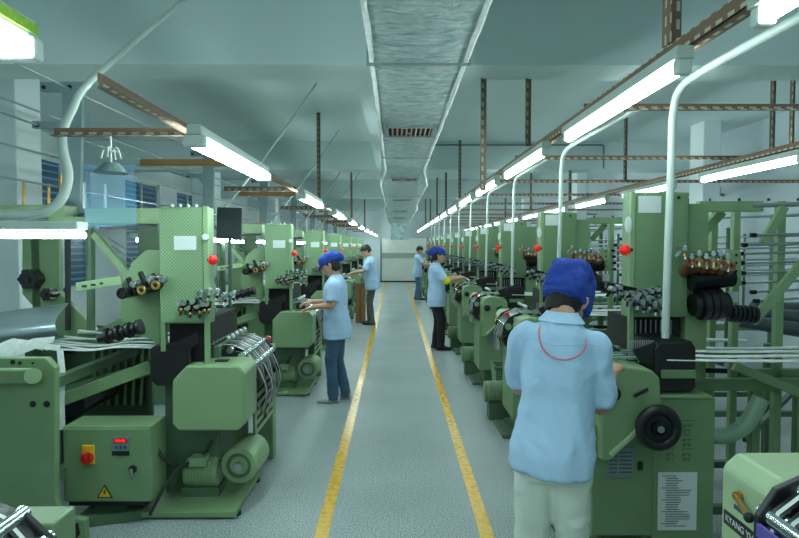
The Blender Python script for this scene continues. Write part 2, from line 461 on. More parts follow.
for y in (3.1, 6.4, 11.5, 17.2, 21.0):
    l, r = duct_profile(y)
    h = MB(); h.box(l-.03, r+.03, y, y+.025, ZD-.028, ZD-.018)
    for x in (l-.025, r+.025): h.cyl((x, y+.012, ZD-.025), (x, y+.012, ZC), .005, 6)
    h.build('hanger', 'steel', duct)

# ceiling conduit that crosses the bay over the camera
tag(MB().tube([(XL, 3.98, 3.42), (XR, 3.98, 3.42)], .012, n=8, smooth=False).build('ceiling_conduit', 'grey', at=(0, 3.98, 3.42)), 'thin conduit running across the ceiling above the front of the duct', 'pipe')

tag(MB().tube([(.5, 10.335, 3.40), (3.55, 10.335, 3.40), (3.57, 10.335, 3.38), (3.57, 10.335, 3.0)], .012, n=8, smooth=False).build('ceiling_conduit', 'grey', at=(.5, 10.335, 3.4)), 'thin conduit fixed along the face of the second ceiling beam, right of the duct', 'pipe')
# ================================================================== RAILS
def angle_mesh(L, m='angle', w=.045):
    b = MB(); b.box(0, L, -w/2, w/2, -w/2, -w/2+.004); b.box(0, L, w/2-.004, w/2, -w/2, w/2)
    return b
def rail(p0, p1, label, name='slotted_rail', m='angle', roll=0., group=None, w=.045, cat='rail'):
    p0, p1 = Vector(p0), Vector(p1); L = (p1-p0).length
    o = angle_mesh(L, m, w).build(name, m, at=(0, 0, 0))
    q = (p1-p0).to_track_quat('X', 'Z'); o.rotation_mode = 'QUATERNION'; o.rotation_quaternion = q @ Matrix.Rotation(roll, 3, 'X').to_quaternion()
    o.location = p0
    return tag(o, label, cat, group)
XRR, ZRR = 1.09, 2.43
rail((XRR, -1.2, ZRR), (XRR, 26, ZRR), 'long brown slotted angle rail carrying the lamps of the right looms', w=.055)
rail((-1.0, 2.1, 2.25), (-1.0, 26, 2.25), 'long brown slotted angle rail carrying the lamps of the left looms', w=.055)
rail((3.02, -1.0, ZRR), (3.02, 26, ZRR), 'brown slotted angle rail carrying the outer lamps near the right wall', w=.05)
for k in range(11):
    y = 3.48+2.0*k
    rail((XRR, y, 2.48), (XR, y, 2.48), 'brown slotted cross rail over the right looms, %s from the camera' % ORD[k], name='cross_rail', group='cross rails over the right row', m='angle', w=.04)
for k in range(8):
    y = 3.04+3.0*k
    rail((-1.72, y, 2.25), (-1.0, y, 2.25), 'short brown slotted cross rail over the left looms, %s from the camera' % ORD[k], name='cross_rail', group='cross rails over the left row', m='angle', w=.045)
for k in range(6):
    y = 4.95+3.0*k
    rail((-2.1, y, 2.36), (-1.32, y, 2.36), 'orange brown cross bar between the left looms, %s from the camera' % ORD[k], name='cross_rail', group='orange cross bars over the left row', m='orange_rail', w=.06)
hang = [(1.09, 2.36, ZC, 2.43, 'nearest to the camera beside the first whole lamp'), (1.04, 4.72, ZB, 2.43, 'under the first beam above the second lamp'),
        (.69, 4.72, ZB, 2.08, 'hanging free between the duct and the lamps'), (2.87, 7.5, ZC, 2.43, 'above the outer lamps behind the first beam'),
        (3.14, 5.0, ZC, 2.43, 'outer pair, longer one near the right wall'), (3.5, 5.3, ZC, 2.43, 'outer pair, the one closest to the right wall'),
        (1.09, 7.4, ZC, 2.43, 'third along the right lamp rail'), (1.09, 10.2, ZC, 2.43, 'fourth along the right lamp rail'), (1.09, 13.0, ZC, 2.43, 'fifth along the right lamp rail'), (1.09, 15.8, ZC, 2.43, 'sixth along the right lamp rail'),
        (1.09, 18.8, ZC, 2.43, 'seventh along the right lamp rail'), (1.09, 21.8, ZC, 2.43, 'eighth along the right lamp rail'),
        (3.02, 10.4, ZB, 2.43, 'second beam above the outer lamps'), (3.02, 13.4, ZC, 2.43, 'third above the outer lamps'), (3.02, 16.5, ZB, 2.43, 'fourth above the outer lamps'),
        (-1.03, 8.1, ZC, 2.24, 'first above the left lamps'), (-1.03, 14.1, ZC, 2.24, 'second above the left lamps'), (-1.03, 20.1, ZC, 2.24, 'third above the left lamps')]
for x, y, z1, z0, lab in hang:
    rail((x, y, z1), (x, y, z0+.03), 'brown slotted hanger bar from the ceiling, '+lab, name='hanger_bar', m='angle_dark' if y > 4 else 'angle', group='hanger bars', w=.075 if y < 4 else .045, cat='hanger bar')

# ================================================================== FLUORESCENT LAMPS
def lamp_proto(L, two=True, sticker=False):
    r = empty('hanging_lamp', (0, 0, 0))
    b = MB(); b.prism([(-.034, 0, .0), (.034, 0, .0), (.03, 0, .045), (-.03, 0, .045)], (0, L, 0)).build('housing', 'housing', r, bevel=.004)
    for s in ((-.026, .026) if two else (0,)):
        MB().cyl((s, .05, -.034), (s, L-.05, -.034), .017, 12).build('tube', 'tube', r, smooth=True)
    for y in (0, L-.05):
        b = MB(); b.box(-.05 if two else -.028, .05 if two else .028, y, y+.045, -.055, .0)
        b.build('end_cap', 'white', r, bevel=.01)
    if sticker:
        MB().box(.0555, .0565, L-.3, L-.02, .006, .04).build('sticker', 'sticker', r)
    return r
LL = lamp_proto(1.44)
lamps_l = []
for k in range(-1, 9):  # last lamp of the row is added to brighten the far partition
    o = LL if k == -1 else copy_tree(LL)
    o.location = (-.89, .03 if k == -1 else 2.67+3.0*(k), 2.17)
    nm = 'nearest lamp of the left row, cut off by the corner of the view' if k == -1 else 'fluorescent lamp over the left looms, %s whole one along that row' % ORD[k].replace('nearest', 'first')
    tag(o, ('white '+nm) if k >= 0 else 'white fluorescent '+nm, 'lamp', 'lamps over the left looms')
MB().box(.0335, .0365, 1.22, 1.43, .010, .036).build('sticker', 'sticker', LL)
MB().box(-.03, .03, 1.4405, 1.442, .004, .043).build('end_plate', 'grey', LL)
LR = lamp_proto(1.46, two=False)
for k in range(-1, 13):  # far end of this row also carries an added lamp to light the partition
    o = LR if k == -1 else copy_tree(LR)
    o.location = (1.02, .25 if k == -1 else 2.13+1.95*k, 2.34)
    nm = 'white fluorescent lamp of the right row cut off by the top corner of the view' if k == -1 else 'white fluorescent lamp over the right looms, %s whole one along that row' % ORD[k].replace('nearest', 'first')
    tag(o, nm, 'lamp', 'lamps over the right looms')
for k in range(0, 11):
    o = copy_tree(LR); o.location = (2.97, 4.38+2.02*k, 2.34)
    tag(o, 'white fluorescent lamp of the outer row near the right wall, %s from the camera' % ORD[k], 'lamp', 'outer lamps near the right wall')
# ================================================================== CONDUITS
def conduit(pts, r, label, group, m='pipe', name='conduit_pipe'):
    return tag(MB().tube(pts, r, n=10, sub=7).build(name, m, at=pts[0], smooth=True), label, 'pipe', group)
for k in range(-1, 11):
    y = 3.0+2.0*k
    if k == -1: continue
    pts = [(1.36, y, 1.214), (1.365, y, 1.6), (1.375, y, 2.1), (1.38, y, 2.33), (1.385, y-.06, 2.44), (1.39, y-.3, 2.47), (1.40, y-1.0, 2.47), (1.40, y-1.5, 2.475)]
    conduit(pts, .019 if k == 0 else .017, 'white conduit dropping from the cross rail into the %s right loom' % (['nearest whole']+ORD[1:])[k], 'conduits of the right looms')
for k in range(1, 8):
    y = 3.6+3.0*k-.35*(k-1)
    pts = [(-1.88, y, 1.86), (-1.88, y, 2.0), (-1.85, y, 2.12), (-1.72, y, 2.27), (-1.3, y+.03, 2.83), (-.86, y+.05, 3.455)]
    conduit(pts, .014, 'white conduit rising from the %s left loom up to the ceiling' % ORD[k], 'conduits of the left looms')
pp = [P(-30, 213, 3.25), P(20, 215, 3.25), P(46, 211, 3.25), P(62, 198, 3.25), P(68, 175, 3.25), P(63, 150, 3.25), P(63, 130, 3.22), P(72, 110, 3.2), P(86, 86, 3.2), P(133, 43, 3.45), P(187, -3, 3.8), P(214, -30, 3.95)]
conduit(pp, [.026]*5+[.025, .024, .022, .019, .016, .015, .015], 'thick white flexible pipe curving up past the grey bracket to the ceiling', None, name='flexible_pipe')
# pendant lamp under the first left cross rail
c = P(111, 160, 3.04)
pl = empty('pendant_lamp', (c.x, c.y, 1.98), 'small grey cone pendant lamp hanging from the first left cross rail', 'lamp')
MB().cyl((c.x, c.y, P(0, 173, 3.04).z), (c.x, c.y, P(0, 163, 3.04).z), .085, 18, r1=.035).build('lamp_shade', 'grey', pl, smooth=True)
MB().cyl((c.x, c.y, P(0, 163, 3.04).z), (c.x, c.y, 2.24), .006, 8).build('cord', 'white', pl)
b = MB(); z = P(0, 152, 3.04).z
for a in range(4): b.tube([(c.x, c.y, z), (c.x+.03*math.cos(a*1.6), c.y+.03*math.sin(a*1.6), z+.02), (c.x+.05*math.cos(a*1.6), c.y+.05*math.sin(a*1.6), z-.03)], .006, n=6)
b.build('bow', 'white', pl)

# ================================================================== LEFT LOOMS (aisle side faces +X)
def rods_cluster(parent, centres, y0, y1, r, tube_m='black', ring_m='brass', name='guide_roller'):
    for (x, z) in centres:
        o = MB().cyl((x, y0, z), (x, y1, z), r, 14).build(name, tube_m, parent, smooth=True)
        b = MB(); b.ring((x, y0-.002, z), (0, 1, 0), r*.75, r*.3, 16, 6)
        b.build('ring', ring_m, o, smooth=True)

def lever_cluster(parent, x0, x1, y, z, n, seed, name='heddle_lever', dx=.035, mats=('blackm', 'steel', 'brass')):
    """row of small forked levers and springs bolted on the tower"""
    rn = random.Random(seed)
    for i in range(n):
        x = x0+(x1-x0)*(i+.5)/n
        b = MB(); a = rn.uniform(-.6, .6)
        z1 = z+rn.uniform(-.02, .03)
        b.bar((x-.5*dx, y, z1-.03*math.cos(a)), (x+.5*dx, y-.03, z1+.03), .012, .014)
        b.bar((x+.5*dx, y-.03, z1+.03), (x+.2*dx, y-.05, z1-.05+.02*a), .010, .012)
        b.mat(1).cyl((x, y-.06, z1+.015), (x, y+.02, z1+.015), .013, 10)
        b.mat(2).ball((x+.3*dx, y-.045, z1-.02), .011, n=8, k=6)
        b.build(name, list(mats), parent, smooth=True)

def tape(parent, y, w, path, name='woven_tape', mats=('black', 'white', 'black')):
    idx = list(range(len(mats)))
    MB().strip([(x, y+dy, z) for x, dy, z in path], (0, w, 0), idx).build(name, list(mats), parent, smooth=True)

def make_left_loom():
    R = empty('ribbon_loom', (-1.3, 3.7, 0))
    Y0 = 3.7
    # base and column
    b = MB(); b.box(-1.57, -.98, 3.62, 4.3, .012, .05)
    base = b.build('base_plate', 'green', R, bevel=.006)
    f = MB()
    for x in (-1.5, -1.0):
        for y in (3.7, 4.22): MB().cyl((x, y, 0), (x, y, .014), .035, 12).build('foot', 'black', base)
    MB().box(-1.52, -1.16, 3.92, 4.7, .0, 1.02).build('column', 'green_dark', R, bevel=.01)
    MB().box(-1.34, -1.02, 3.95, 4.66, .60, .90).build('breast_beam', 'green', R, bevel=.01)
    MB().box(-1.12, -.96, 4.66, 4.78, .0, .9).build('support_leg', 'green', R, bevel=.008)
    b = MB(); b.box(-.962, -.955, 4.05, 4.66, .38, .72).build('vent_panel', 'green_light', R)
    for i in range(5):
        b = MB(); z = .42+.06*i; b.box(-.954, -.951, 4.1, 4.6, z, z+.02); b.build('slot', 'dark', R)
    # gear boxes of the take-up head
    out = [(172, 381), (186, 366), (239, 366), (245, 373), (245, 424), (238, 431), (178, 431), (172, 424)]
    g = MB().pxp(out, 3.66, 3.98).build('gear_box', 'green_light', R, bevel=.012)
    b = MB(); c = P(222, 365.6, 3.8); b.box(c.x-.04, c.x+.04, 3.78, 3.84, .945, .952); b.build('oil_slot', 'black', g)
    pts = [P(a, b_, 3.66) for a, b_ in out]
    far = MB().prism([Vector((p.x*.9-.215, 4.62, p.z-.075)) for p in pts], (0, .18, 0)).build('gear_box', 'cream', R, bevel=.015)
    c = Vector((-1.0, 4.60, .98))
    k = MB().cyl((-1.0, 4.61, .95), (-1.0, 4.66, .95), .012, 10).build('stop_button_stem', 'black', R)
    MB().cyl((-1.0, 4.66, .95), (-1.0, 4.70, .95), .024, 14).build('stop_button', 'redp', R, smooth=True, bevel=.005)
    # curved black side plates of the roller unit
    for y in (3.985, 4.59):
        prof = [(-1.42, .86), (-1.42, .94), (-1.32, .98), (-1.12, .99), (-1.0, .96), (-.93, .89), (-.90, .76), (-.93, .70), (-1.0, .72), (-1.1, .84)]
        MB().prism([(x, y, z) for x, z in prof], (0, .022, 0)).build('side_bracket', 'black', R, bevel=.004)
    prof = [(-1.40, .86), (-1.40, .92), (-1.30, .95), (-1.12, .96), (-1.0, .93), (-.95, .86), (-.925, .76), (-.95, .72), (-1.0, .72), (-1.1, .84)]
    MB().prism([(x, 4.006, z) for x, z in prof], (0, .585, 0)).build('roller_cover', 'black', R, bevel=.004)
    for x, z, r, m in ((-.955, .875, .028, 'chrome'), (-1.02, .945, .026, 'chrome'), (-1.10, .985, .022, 'chrome'), (-1.19, .995, .016, 'steel'), (-1.29, .98, .018, 'chrome'), (-1.37, .94, .012, 'steel'), (-.93, .79, .016, 'blackm')):
        MB().cyl((x, 3.96, z), (x, 4.62, z), r, 14).build('take_up_roller', m, R, smooth=True)
    for i in range(7):
        y = 4.06+.083*i; rn = random.Random(i)
        d = .012*rn.uniform(-1, 1); L = rn.uniform(.40, .58)
        path = [(-1.46, 0, .98), (-1.30, 0, 1.003), (-1.20, 0, 1.013), (-1.10, 0, 1.009), (-1.02, 0, .973), (-.965, 0, .908), (-.922, d, .83), (-.895+d, 2*d, .74), (-.885+d, 3*d, .66), (-.93+2*d, 5*d, L)]
        tape(R, y, .072, path, mats=('black', 'white', 'black', 'blackm', 'black') if i % 2 == 0 else ('blackm', 'black', 'black', 'steel', 'black'))
    for i in range(5):
        y = 4.1+.11*i
        b = MB(); b.bar((-1.25, y, 1.0), (-1.16, y+.02, 1.045), .02, .012); b.mat(1).ball((-1.15, y+.02, 1.045), .016, n=8, k=6)
        b.build('tension_arm', ['blackm', 'white'], R, smooth=True)
    # drive: drum, motor and cables
    c = P(238, 467, 3.78)
    drum = MB().cyl((c.x, 3.80, c.z), (c.x+.02, 4.10, c.z+.005), .118, 28).build('belt_drum', 'green_light', R, smooth=True, bevel=.012)
    MB().ring((c.x, 3.80, c.z), (0, 1, 0), .07, .012, 22, 6).build('drum_rim', 'green_dark', drum, smooth=True)
    MB().cyl((c.x, 3.765, c.z), (c.x, 3.81, c.z), .028, 14).build('hub', 'steel', drum, smooth=True)
    c = P(199, 477, 3.82)
    mo = MB().cyl((c.x-.11, 3.92, c.z), (c.x+.11, 3.92, c.z), .095, 24).build('motor', 'green_light', R, smooth=True, bevel=.008)
    b = MB()
    for i in range(9):
        x = c.x-.085+.02*i; b.ring((x, 3.92, c.z), (1, 0, 0), .097, .005, 22, 5)
    b.build('cooling_fins', 'green_light', mo, smooth=True)
    MB().box(c.x-.06, c.x+.05, 3.80, 3.9, c.z+.07, c.z+.13).build('terminal_box', 'green_light', mo, bevel=.008)
    MB().box(c.x-.12, c.x+.12, 3.84, 4.0, .05, c.z-.08).build('motor_foot', 'green_dark', mo)
    MB().tube([P(152, 432, 3.7), P(158, 450, 3.68), P(168, 462, 3.7), P(182, 466, 3.8), P(196, 463, 3.85)], .012, n=8).build('cable', 'cable', R, smooth=True)
    MB().tube([P(150, 515, 3.62), P(163, 490, 3.66), P(178, 468, 3.75), P(200, 458, 3.86), P(212, 440, 3.9)], .010, n=8).build('cable', 'cable', R, smooth=True)
    # dobby tower
    t0, t1 = P(160, 345, 3.72), P(207, 207, 3.72)
    tw = MB().box(t0.x, t1.x, 3.735, 3.86, t0.z+.13, t1.z).build('tower', 'green', R, bevel=.008)
    p0, p1 = P(172, 322, 3.72), P(201, 209, 3.72)
    MB().box(t0.x+.005, t1.x-.03, 3.725, 3.735, p0.z, p1.z-.005).build('perforated_panel', 'perforated', tw)
    MB().box(t1.x-.026, t1.x+.006, 3.715, 3.74, .62, t1.z+.004).build('tower_post', 'green_light', R, bevel=.004)
    MB().box(t0.x, t0.x+.03, 3.73, 3.77, 1.02, t0.z+.14).build('tower_post', 'green', R)
    a, c = P(174, 250, 3.72), P(196, 236, 3.72)
    MB().box(a.x, c.x, 3.72, 3.7245, a.z, c.z).build('paper_label', 'paper', tw)
    a, c = P(176, 343, 3.74), P(203, 322, 3.74)
    MB().box(t0.x+.03, t1.x-.03, 3.8, 4.5, .95, t0.z+.15).build('heddle_shaft', 'dark', R)
    for i in range(4): MB().cyl((t0.x+.06+.05*i, 3.80, t1.z), (t0.x+.06+.05*i, 3.80, t1.z+.02), .012, 8).build('bolt', 'steel', tw)
    c = P(205, 237, 3.7)
    MB().cyl((c.x, 3.712, c.z), (c.x, 3.70, c.z), .020, 22).build('round_sticker', 'white', tw)
    c = P(211, 260, 3.72)
    be = MB().cyl((c.x-.03, 3.74, c.z), (c.x-.01, 3.73, c.z), .02, 12).build('warning_beacon', 'black', R)
    MB().ball((c.x+.01, 3.725, c.z), .028, .028, .032).build('red_dome', 'red', be, smooth=True)
    lever_cluster(R, P(174, 0, 3.68).x, P(207, 0, 3.68).x, 3.70, P(0, 307, 3.7).z, 7, 3)
    lever_cluster(R, P(190, 0, 3.68).x, P(232, 0, 3.68).x, 3.74, P(0, 298, 3.7).z, 5, 5, mats=('steel', 'chrome', 'blackm'))
    # rounded cheek and feed rollers on the warp side
    ck = [(120, 300), (122, 285), (132, 262), (146, 250), (160, 250), (160, 346), (148, 338), (136, 335), (126, 326), (120, 315)]
    MB().pxp(ck, 3.86, 3.9).build('cheek_plate', 'green', R, bevel=.004)
    MB().pxp([(a, b_) for a, b_ in ck], 4.55, 4.6).build('cheek_plate', 'green', R, bevel=.004)
    cl = [P(a, b_, 3.7) for a, b_ in ((125, 293), (143, 290), (157, 285))]
    rods_cluster(R, [(p.x, p.z) for p in cl[:1]], 3.66, 4.55, .034, 'black', 'blackm'); rods_cluster(R, [(p.x, p.z) for p in cl[1:]], 3.68, 4.55, .028, 'black', 'brass')
    cl = [P(a, b_, 3.7) for a, b_ in ((134, 284), (150, 279), (163, 279))]
    rods_cluster(R, [(p.x, p.z) for p in cl], 3.69, 4.55, .022, 'steel', 'chrome')
    for i, (a, b_) in enumerate(((128, 278), (140, 272), (152, 274))):
        c = P(a, b_, 3.75); MB().bar(c, c+Vector((.05, -.02, -.1)), .02, .03).build('clamp', 'blackm', R, bevel=.003)
    rt = MB(); a, c = P(108, 336, 3.7), P(140, 327, 3.7)
    for i in range(7):
        p = a.lerp(c, i/6); rt.cyl(p-(c-a).normalized()*.010, p+(c-a).normalized()*.010, .05 if i % 2 == 0 else .038, 16)
    rt.cyl(a-(c-a)*.3, c, .025)
    rt.build('ratchet_roller', 'black', R, smooth=True)
    MB().cyl(P(58, 352, 4.6), P(112, 338, 4.6), .035, 14).build('warp_roller', 'blackm', R, smooth=True)
    MB().cyl(P(62, 343, 4.7), P(112, 331, 4.7), .022, 14).build('warp_roller', 'steel', R, smooth=True)
    # reed box, batten flag
    rb = [(150, 349), (154, 346), (186, 342), (190, 346), (190, 380), (184, 386), (156, 386), (150, 380)]
    MB().pxp(rb, 3.74, 4.55).build('reed_box', 'black', R, bevel=.006)
    MB().pxp([(168, 345), (196, 333), (198, 343), (190, 350)], 3.72, 3.735).build('batten_plate', 'black', R)
    b = MB()
    for i in range(10):
        y = 3.85+.07*i; q = P(190, 350, 3.74); b.bar((q.x, y, 1.03), (q.x+.12, y, 1.05), .008, .012)
    b.build('tape_guides', 'steel', R)
    # warp yarn strips
    for i in range(8):
        rn = random.Random(40+i); y = 3.84+.09*i
        a = P(152, 351, 3.74); zz = a.z+.012*rn.uniform(-1, 1)
        MB().tube([(a.x+.03, y, zz), (a.x-.25, y+.02, zz+.006), (-2.0, y+.05*rn.uniform(-1, 1), zz-.02+.03*rn.random()), (-2.35, y+.1*rn.uniform(-1, 1), zz+.02)], [(.022, .006)]*4, n=8, flat=(0, 1, 0)).build('warp_strip', 'yarn', R, smooth=True)
    a, c = P(60, 352, 3.62), P(62, 430, 3.62)
    MB().strip([a+Vector((0, 0, .01)), a.lerp(c, .3)+Vector((.012, 0, 0)), a.lerp(c, .6), c], (.035, .01, 0)).build('hanging_yarn', 'yarn', R)
    # sloping rails and lower frame
    MB().bar(P(40, 408, 3.8), P(152, 352, 3.84)+Vector((0, 0, -.09)), .05, .08).build('sloping_rail', 'green', R, bevel=.006)
    MB().bar(P(60, 394, 4.5), P(152, 368, 4.5), .04, .10).build('sloping_rail', 'green', R, bevel=.006)
    MB().pxp([(60, 392), (152, 366), (152, 420), (60, 424)], 4.62, 4.66).build('lower_panel', 'green_dark', R)
    b = MB()
    for i in range(7): q = P(92+8*i, 400, 4.58); b.cyl((q.x, 4.6, .45), (q.x+.02, 4.6, .95), .013, 8)
    b.build('panel_ribs', 'green', R, smooth=True)
    MB().cyl(P(72, 405, 4.0), P(72, 405, 4.0)+Vector((0, .5, 0)), .085, 20).build('warp_drum', 'blackm', R, smooth=True)
    # control cabinet
    a, c = P(63, 503, 3.55), P(150, 427, 3.55)
    cab = MB().box(a.x, c.x, 3.56, 3.80, a.z, c.z).build('control_cabinet', 'green', R, bevel=.008)
    MB().box(a.x+.012, c.x-.012, 3.548, 3.56, a.z+.012, c.z-.012).build('cabinet_door', 'green', cab, bevel=.004)
    q = P(89, 455, 3.548)
    b = MB(); b.box(q.x-.037, q.x+.037, 3.536, 3.548, q.z-.052, q.z+.062); sw = b.build('rotary_switch', 'yellowp', cab, bevel=.004)
    b = MB(); b.cyl((q.x, 3.536, q.z-.01), (q.x, 3.515, q.z-.01), .036, 20); b.box(q.x-.010, q.x+.010, 3.495, 3.516, q.z-.04, q.z+.02)
    b.build('switch_knob', 'redp', cab, bevel=.003)
    q = P(121, 446, 3.548)
    d = MB().box(q.x-.052, q.x+.052, 3.542, 3.549, q.z-.058, q.z+.058).build('display_panel', 'grey', cab, bevel=.003)
    MB().box(q.x-.040, q.x+.040, 3.538, 3.543, q.z+.022, q.z+.048).build('display_window', 'redp', cab)
    text_mesh('display_digits', '000 88', .021, 'led', cab, (q.x, 3.5368, q.z+.035), (1, 0, 0), (0, 0, 1))
    b = MB()
    for i in range(3): b.box(q.x-.03+.025*i, q.x-.015+.025*i, 3.539, 3.543, q.z-.015, q.z+.002)
    b.build('buttons', 'ink', cab)
    MB().box(q.x-.052, q.x+.052, 3.541, 3.546, q.z-.056, q.z-.028).build('name_strip', 'black', cab)
    q = P(133, 469, 3.548)
    b = MB(); b.cyl((q.x, 3.548, q.z), (q.x, 3.538, q.z), .024, 18); hd = b.build('lock', 'black', cab)
    b = MB(); b.cyl((q.x, 3.54, q.z), (q.x, 3.52, q.z), .013, 12); b.bar((q.x, 3.522, q.z), (q.x+.012, 3.515, q.z-.05), .012, .008); b.build('key', 'chrome', cab)
    q = P(105, 492, 3.548); s = .047
    tri = lambda s, y: [(q.x-s, y, q.z-s*.72), (q.x+s, y, q.z-s*.72), (q.x, y, q.z+s)]
    MB().prism(tri(s, 3.544), (0, .004, 0)).build('warning_sign', 'black', cab)
    MB().prism([(q.x-s*.76, 3.542, q.z-s*.58), (q.x+s*.76, 3.542, q.z-s*.58), (q.x, 3.542, q.z+s*.72)], (0, .004, 0)).build('warning_triangle', 'yellowp', cab)
    bolt = [(.1, .42), (-.22, -.08), (-.02, -.06), (-.16, -.46), (.24, .04), (.02, .02), (.22, .42)]
    MB().prism([(q.x+s*u, 3.541, q.z+s*v) for u, v in bolt], (0, .002, 0)).build('lightning_bolt', 'black', cab)
    MB().box(a.x+.02, c.x-.04, 3.58, 3.78, a.z-.03, a.z).build('cabinet_bracket', 'dark', R)
    a2, c2 = P(83, 528, 3.6), P(140, 503, 3.6)
    MB().prism([(a2.x, 3.5, 0), (c2.x, 3.62, 0), (c2.x, 3.9, 0), (a2.x, 3.9, 0)], (0, 0, .06)).build('cabinet_foot', 'green_dark', R)
    MB().box(a.x+.14, a.x+.34, 3.64, 3.76, .05, a.z-.02).build('cabinet_pedestal', 'green_dark', R)
    # near side plate of the warp stand
    sp = [(-70, 358), (46, 358), (55, 368), (55, 498), (58, 508), (66, 516), (85, 521), (86, 549), (-70, 549)]
    pts = [P(a, b_, 3.3) for a, b_ in sp]
    for p in pts: p.z = max(p.z, 0.)
    plate = MB().prism(pts, (0, .05, 0)).build('side_plate', 'green', R, bevel=.006)
    MB().bar(P(-40, 376, 3.26), P(33, 376, 3.26), .05, .085).build('arm_bracket', 'green', plate, bevel=.012)
    MB().cyl(P(33, 376, 3.235), P(33, 376, 3.29), .043, 20).build('arm_bracket', 'green', plate, smooth=True)
    for a, b_, r in ((13, 362, .014), (20, 363, .01), (33, 363, .007), (33, 404, .018), (47, 404, .018)):
        q = P(a, b_, 3.3); MB().cyl((q.x, 3.296, q.z), (q.x, 3.305, q.z), r, 12).build('bolt_hole', 'dark', plate)
    MB().pxp([(66, 526), (78, 523), (80, 534), (72, 546), (64, 546)], 3.296, 3.299).build('foot_slot', 'dark', plate)
    q = [P(-70, 358, 3.3), P(50, 358, 3.3)]
    MB().box(q[0].x, q[1].x, 4.62, 4.67, 0, q[0].z).build('side_plate', 'green_dark', R, bevel=.006)
    for z in (.3, .85): MB().box(q[1].x-.12, q[1].x-.06, 3.35, 4.62, z, z+.06).build('cross_tie', 'green_dark', R)
    # curved sheet metal guide and yarns over it
    b = MB(); vs = []
    tops = [P(-70, 322, 3.85), P(56, 305, 3.85)]; bots = [P(-70, 350, 3.75), P(66, 338, 3.75)]
    for i in range(12):
        t = i/11; bul = .10*math.sin(PI*min(1, t*1.15)**.8)
        for a, c in zip(bots, tops):
            p = a.lerp(c, t); vs.append((p.x, p.y-bul+.15*t*t, p.z+.02*math.sin(PI*t)))
    fs = [(2*i, 2*i+1, 2*i+3, 2*i+2) for i in range(11)]
    b._add(vs, fs).build('guide_sheet', 'sheet', R, smooth=True)
    for i in range(6):
        rn = random.Random(90+i); x = -2.5+.09*i
        pth = [P(-10+rn.uniform(-8, 8), 352+2*i, 3.45), P(12+5*i, 346+rn.uniform(-6, 5), 3.5), P(30+6*i, 340+rn.uniform(-4, 8), 3.55), P(44+2*i, 347+rn.uniform(-3, 4), 3.6)]
        MB().strip(pth, (.012, .0, .035)).build('loose_yarn', 'yarn', R)
    # far upright plate of the warp stand, with black knobs
    up = [(22, 232), (59, 232), (59, 292), (96, 330), (122, 318), (160, 322), (160, 348), (30, 348), (38, 312), (22, 294)]
    u = MB().pxp(up, 4.5, 4.55).build('upright_plate', 'green', R, bevel=.005)
    for a, b_, r in ((32, 279, .062), (50, 294, .038)):
        q = P(a, b_, 4.44)
        kb = MB(); kb.cyl((q.x, 4.38, q.z), (q.x, 4.5, q.z), r, 18); kb.cyl((q.x, 4.36, q.z), (q.x, 4.39, q.z), r*.4, 10)
        for j in range(6):
            an = j*PI/3; kb.cyl((q.x+r*math.cos(an), 4.39, q.z+r*math.sin(an)), (q.x+r*math.cos(an), 4.47, q.z+r*math.sin(an)), r*.28, 8)
        kb.build('hand_knob', 'black', u, smooth=True)
    a = P(22, 348, 4.5); c = P(59, 348, 4.5)
    MB().box(a.x+.02, c.x, 4.5, 4.56, 0, a.z+.02).build('upright_leg', 'green_dark', u)
    # overhead box beam between tower and creel, braces
    a, c = P(85, 224, 3.95), P(160, 208, 3.95)
    MB().box(a.x, c.x, 3.95, 4.1, a.z, c.z).build('top_beam', 'green_light', R, bevel=.006)
    MB().box(-2.75, P(62, 0, 4.0).x, 3.98, 4.14, P(0, 222, 4.0).z, P(0, 205, 4.0).z).build('top_beam', 'green', R, bevel=.006)
    MB().box(P(62, 0, 4.0).x, a.x, 3.98, 4.1, P(0, 221, 4.).z, P(0, 217, 4.).z).build('top_beam', 'green', R)
    MB().bar(P(94, 234, 4.0), P(131, 278, 3.95), .03, .045).build('brace', 'green', R)
    MB().bar(P(77, 287, 3.8), P(122, 280, 3.78), .02, .055).build('slotted_arm', 'green_light', R, bevel=.004)
    for i in range(4):
        q = P(84+9*i, 286-1.4*i, 3.785); MB().box(q.x-.012, q.x+.018, 3.778, 3.79, q.z-.008, q.z+.006).build('slot', 'dark', R)
    MB().cyl(P(91, 330, 4.15), P(91, 226, 4.15), .028, 10).build('support_post', 'green_dark', R)
    MB().cyl(P(68, 330, 4.45), P(68, 226, 4.45), .02, 10).build('support_post', 'cable', R)
    MB().pxp([(138, 225), (158, 225), (158, 262), (138, 262)], 4.3, 4.34).build('rear_panel', 'green_dark', R)
    b = MB()
    for i in range(5): b.cyl(P(108+3*i, 238+8*i, 4.2), P(130+3*i, 252+8*i, 4.1), .005, 6)
    b.build('drop_wires', 'steel', R)
    MB().bar(P(100, 229, 3.85), P(158, 226, 3.85), .015, .02).build('lift_bar', 'blackm', R)
    # machine light
    hz = 1.735
    ml = MB().box(-2.75, -1.70, 3.22, 3.34, hz+.03, hz+.075).build('work_light', 'housing', R, bevel=.006)
    MB().cyl((-2.7, 3.28, hz), (-1.69, 3.28, hz), .017, 12).build('tube', 'tube', ml, smooth=True)
    MB().bar((-2.3, 3.28, hz+.06), (-2.3, 4.0, 1.85), .025, .025).build('light_arm', 'grey', ml)
    # back legs of the warp side
    for x in (-2.72,):
        for y in (3.36, 4.5): MB().box(x, x+.06, y, y+.06, 0, 1.85).build('back_leg', 'green_dark', R)
    MB().box(-2.75, -2.62, 3.3, 4.6, 1.78, 1.83).build('back_rail', 'green', R)
    return R

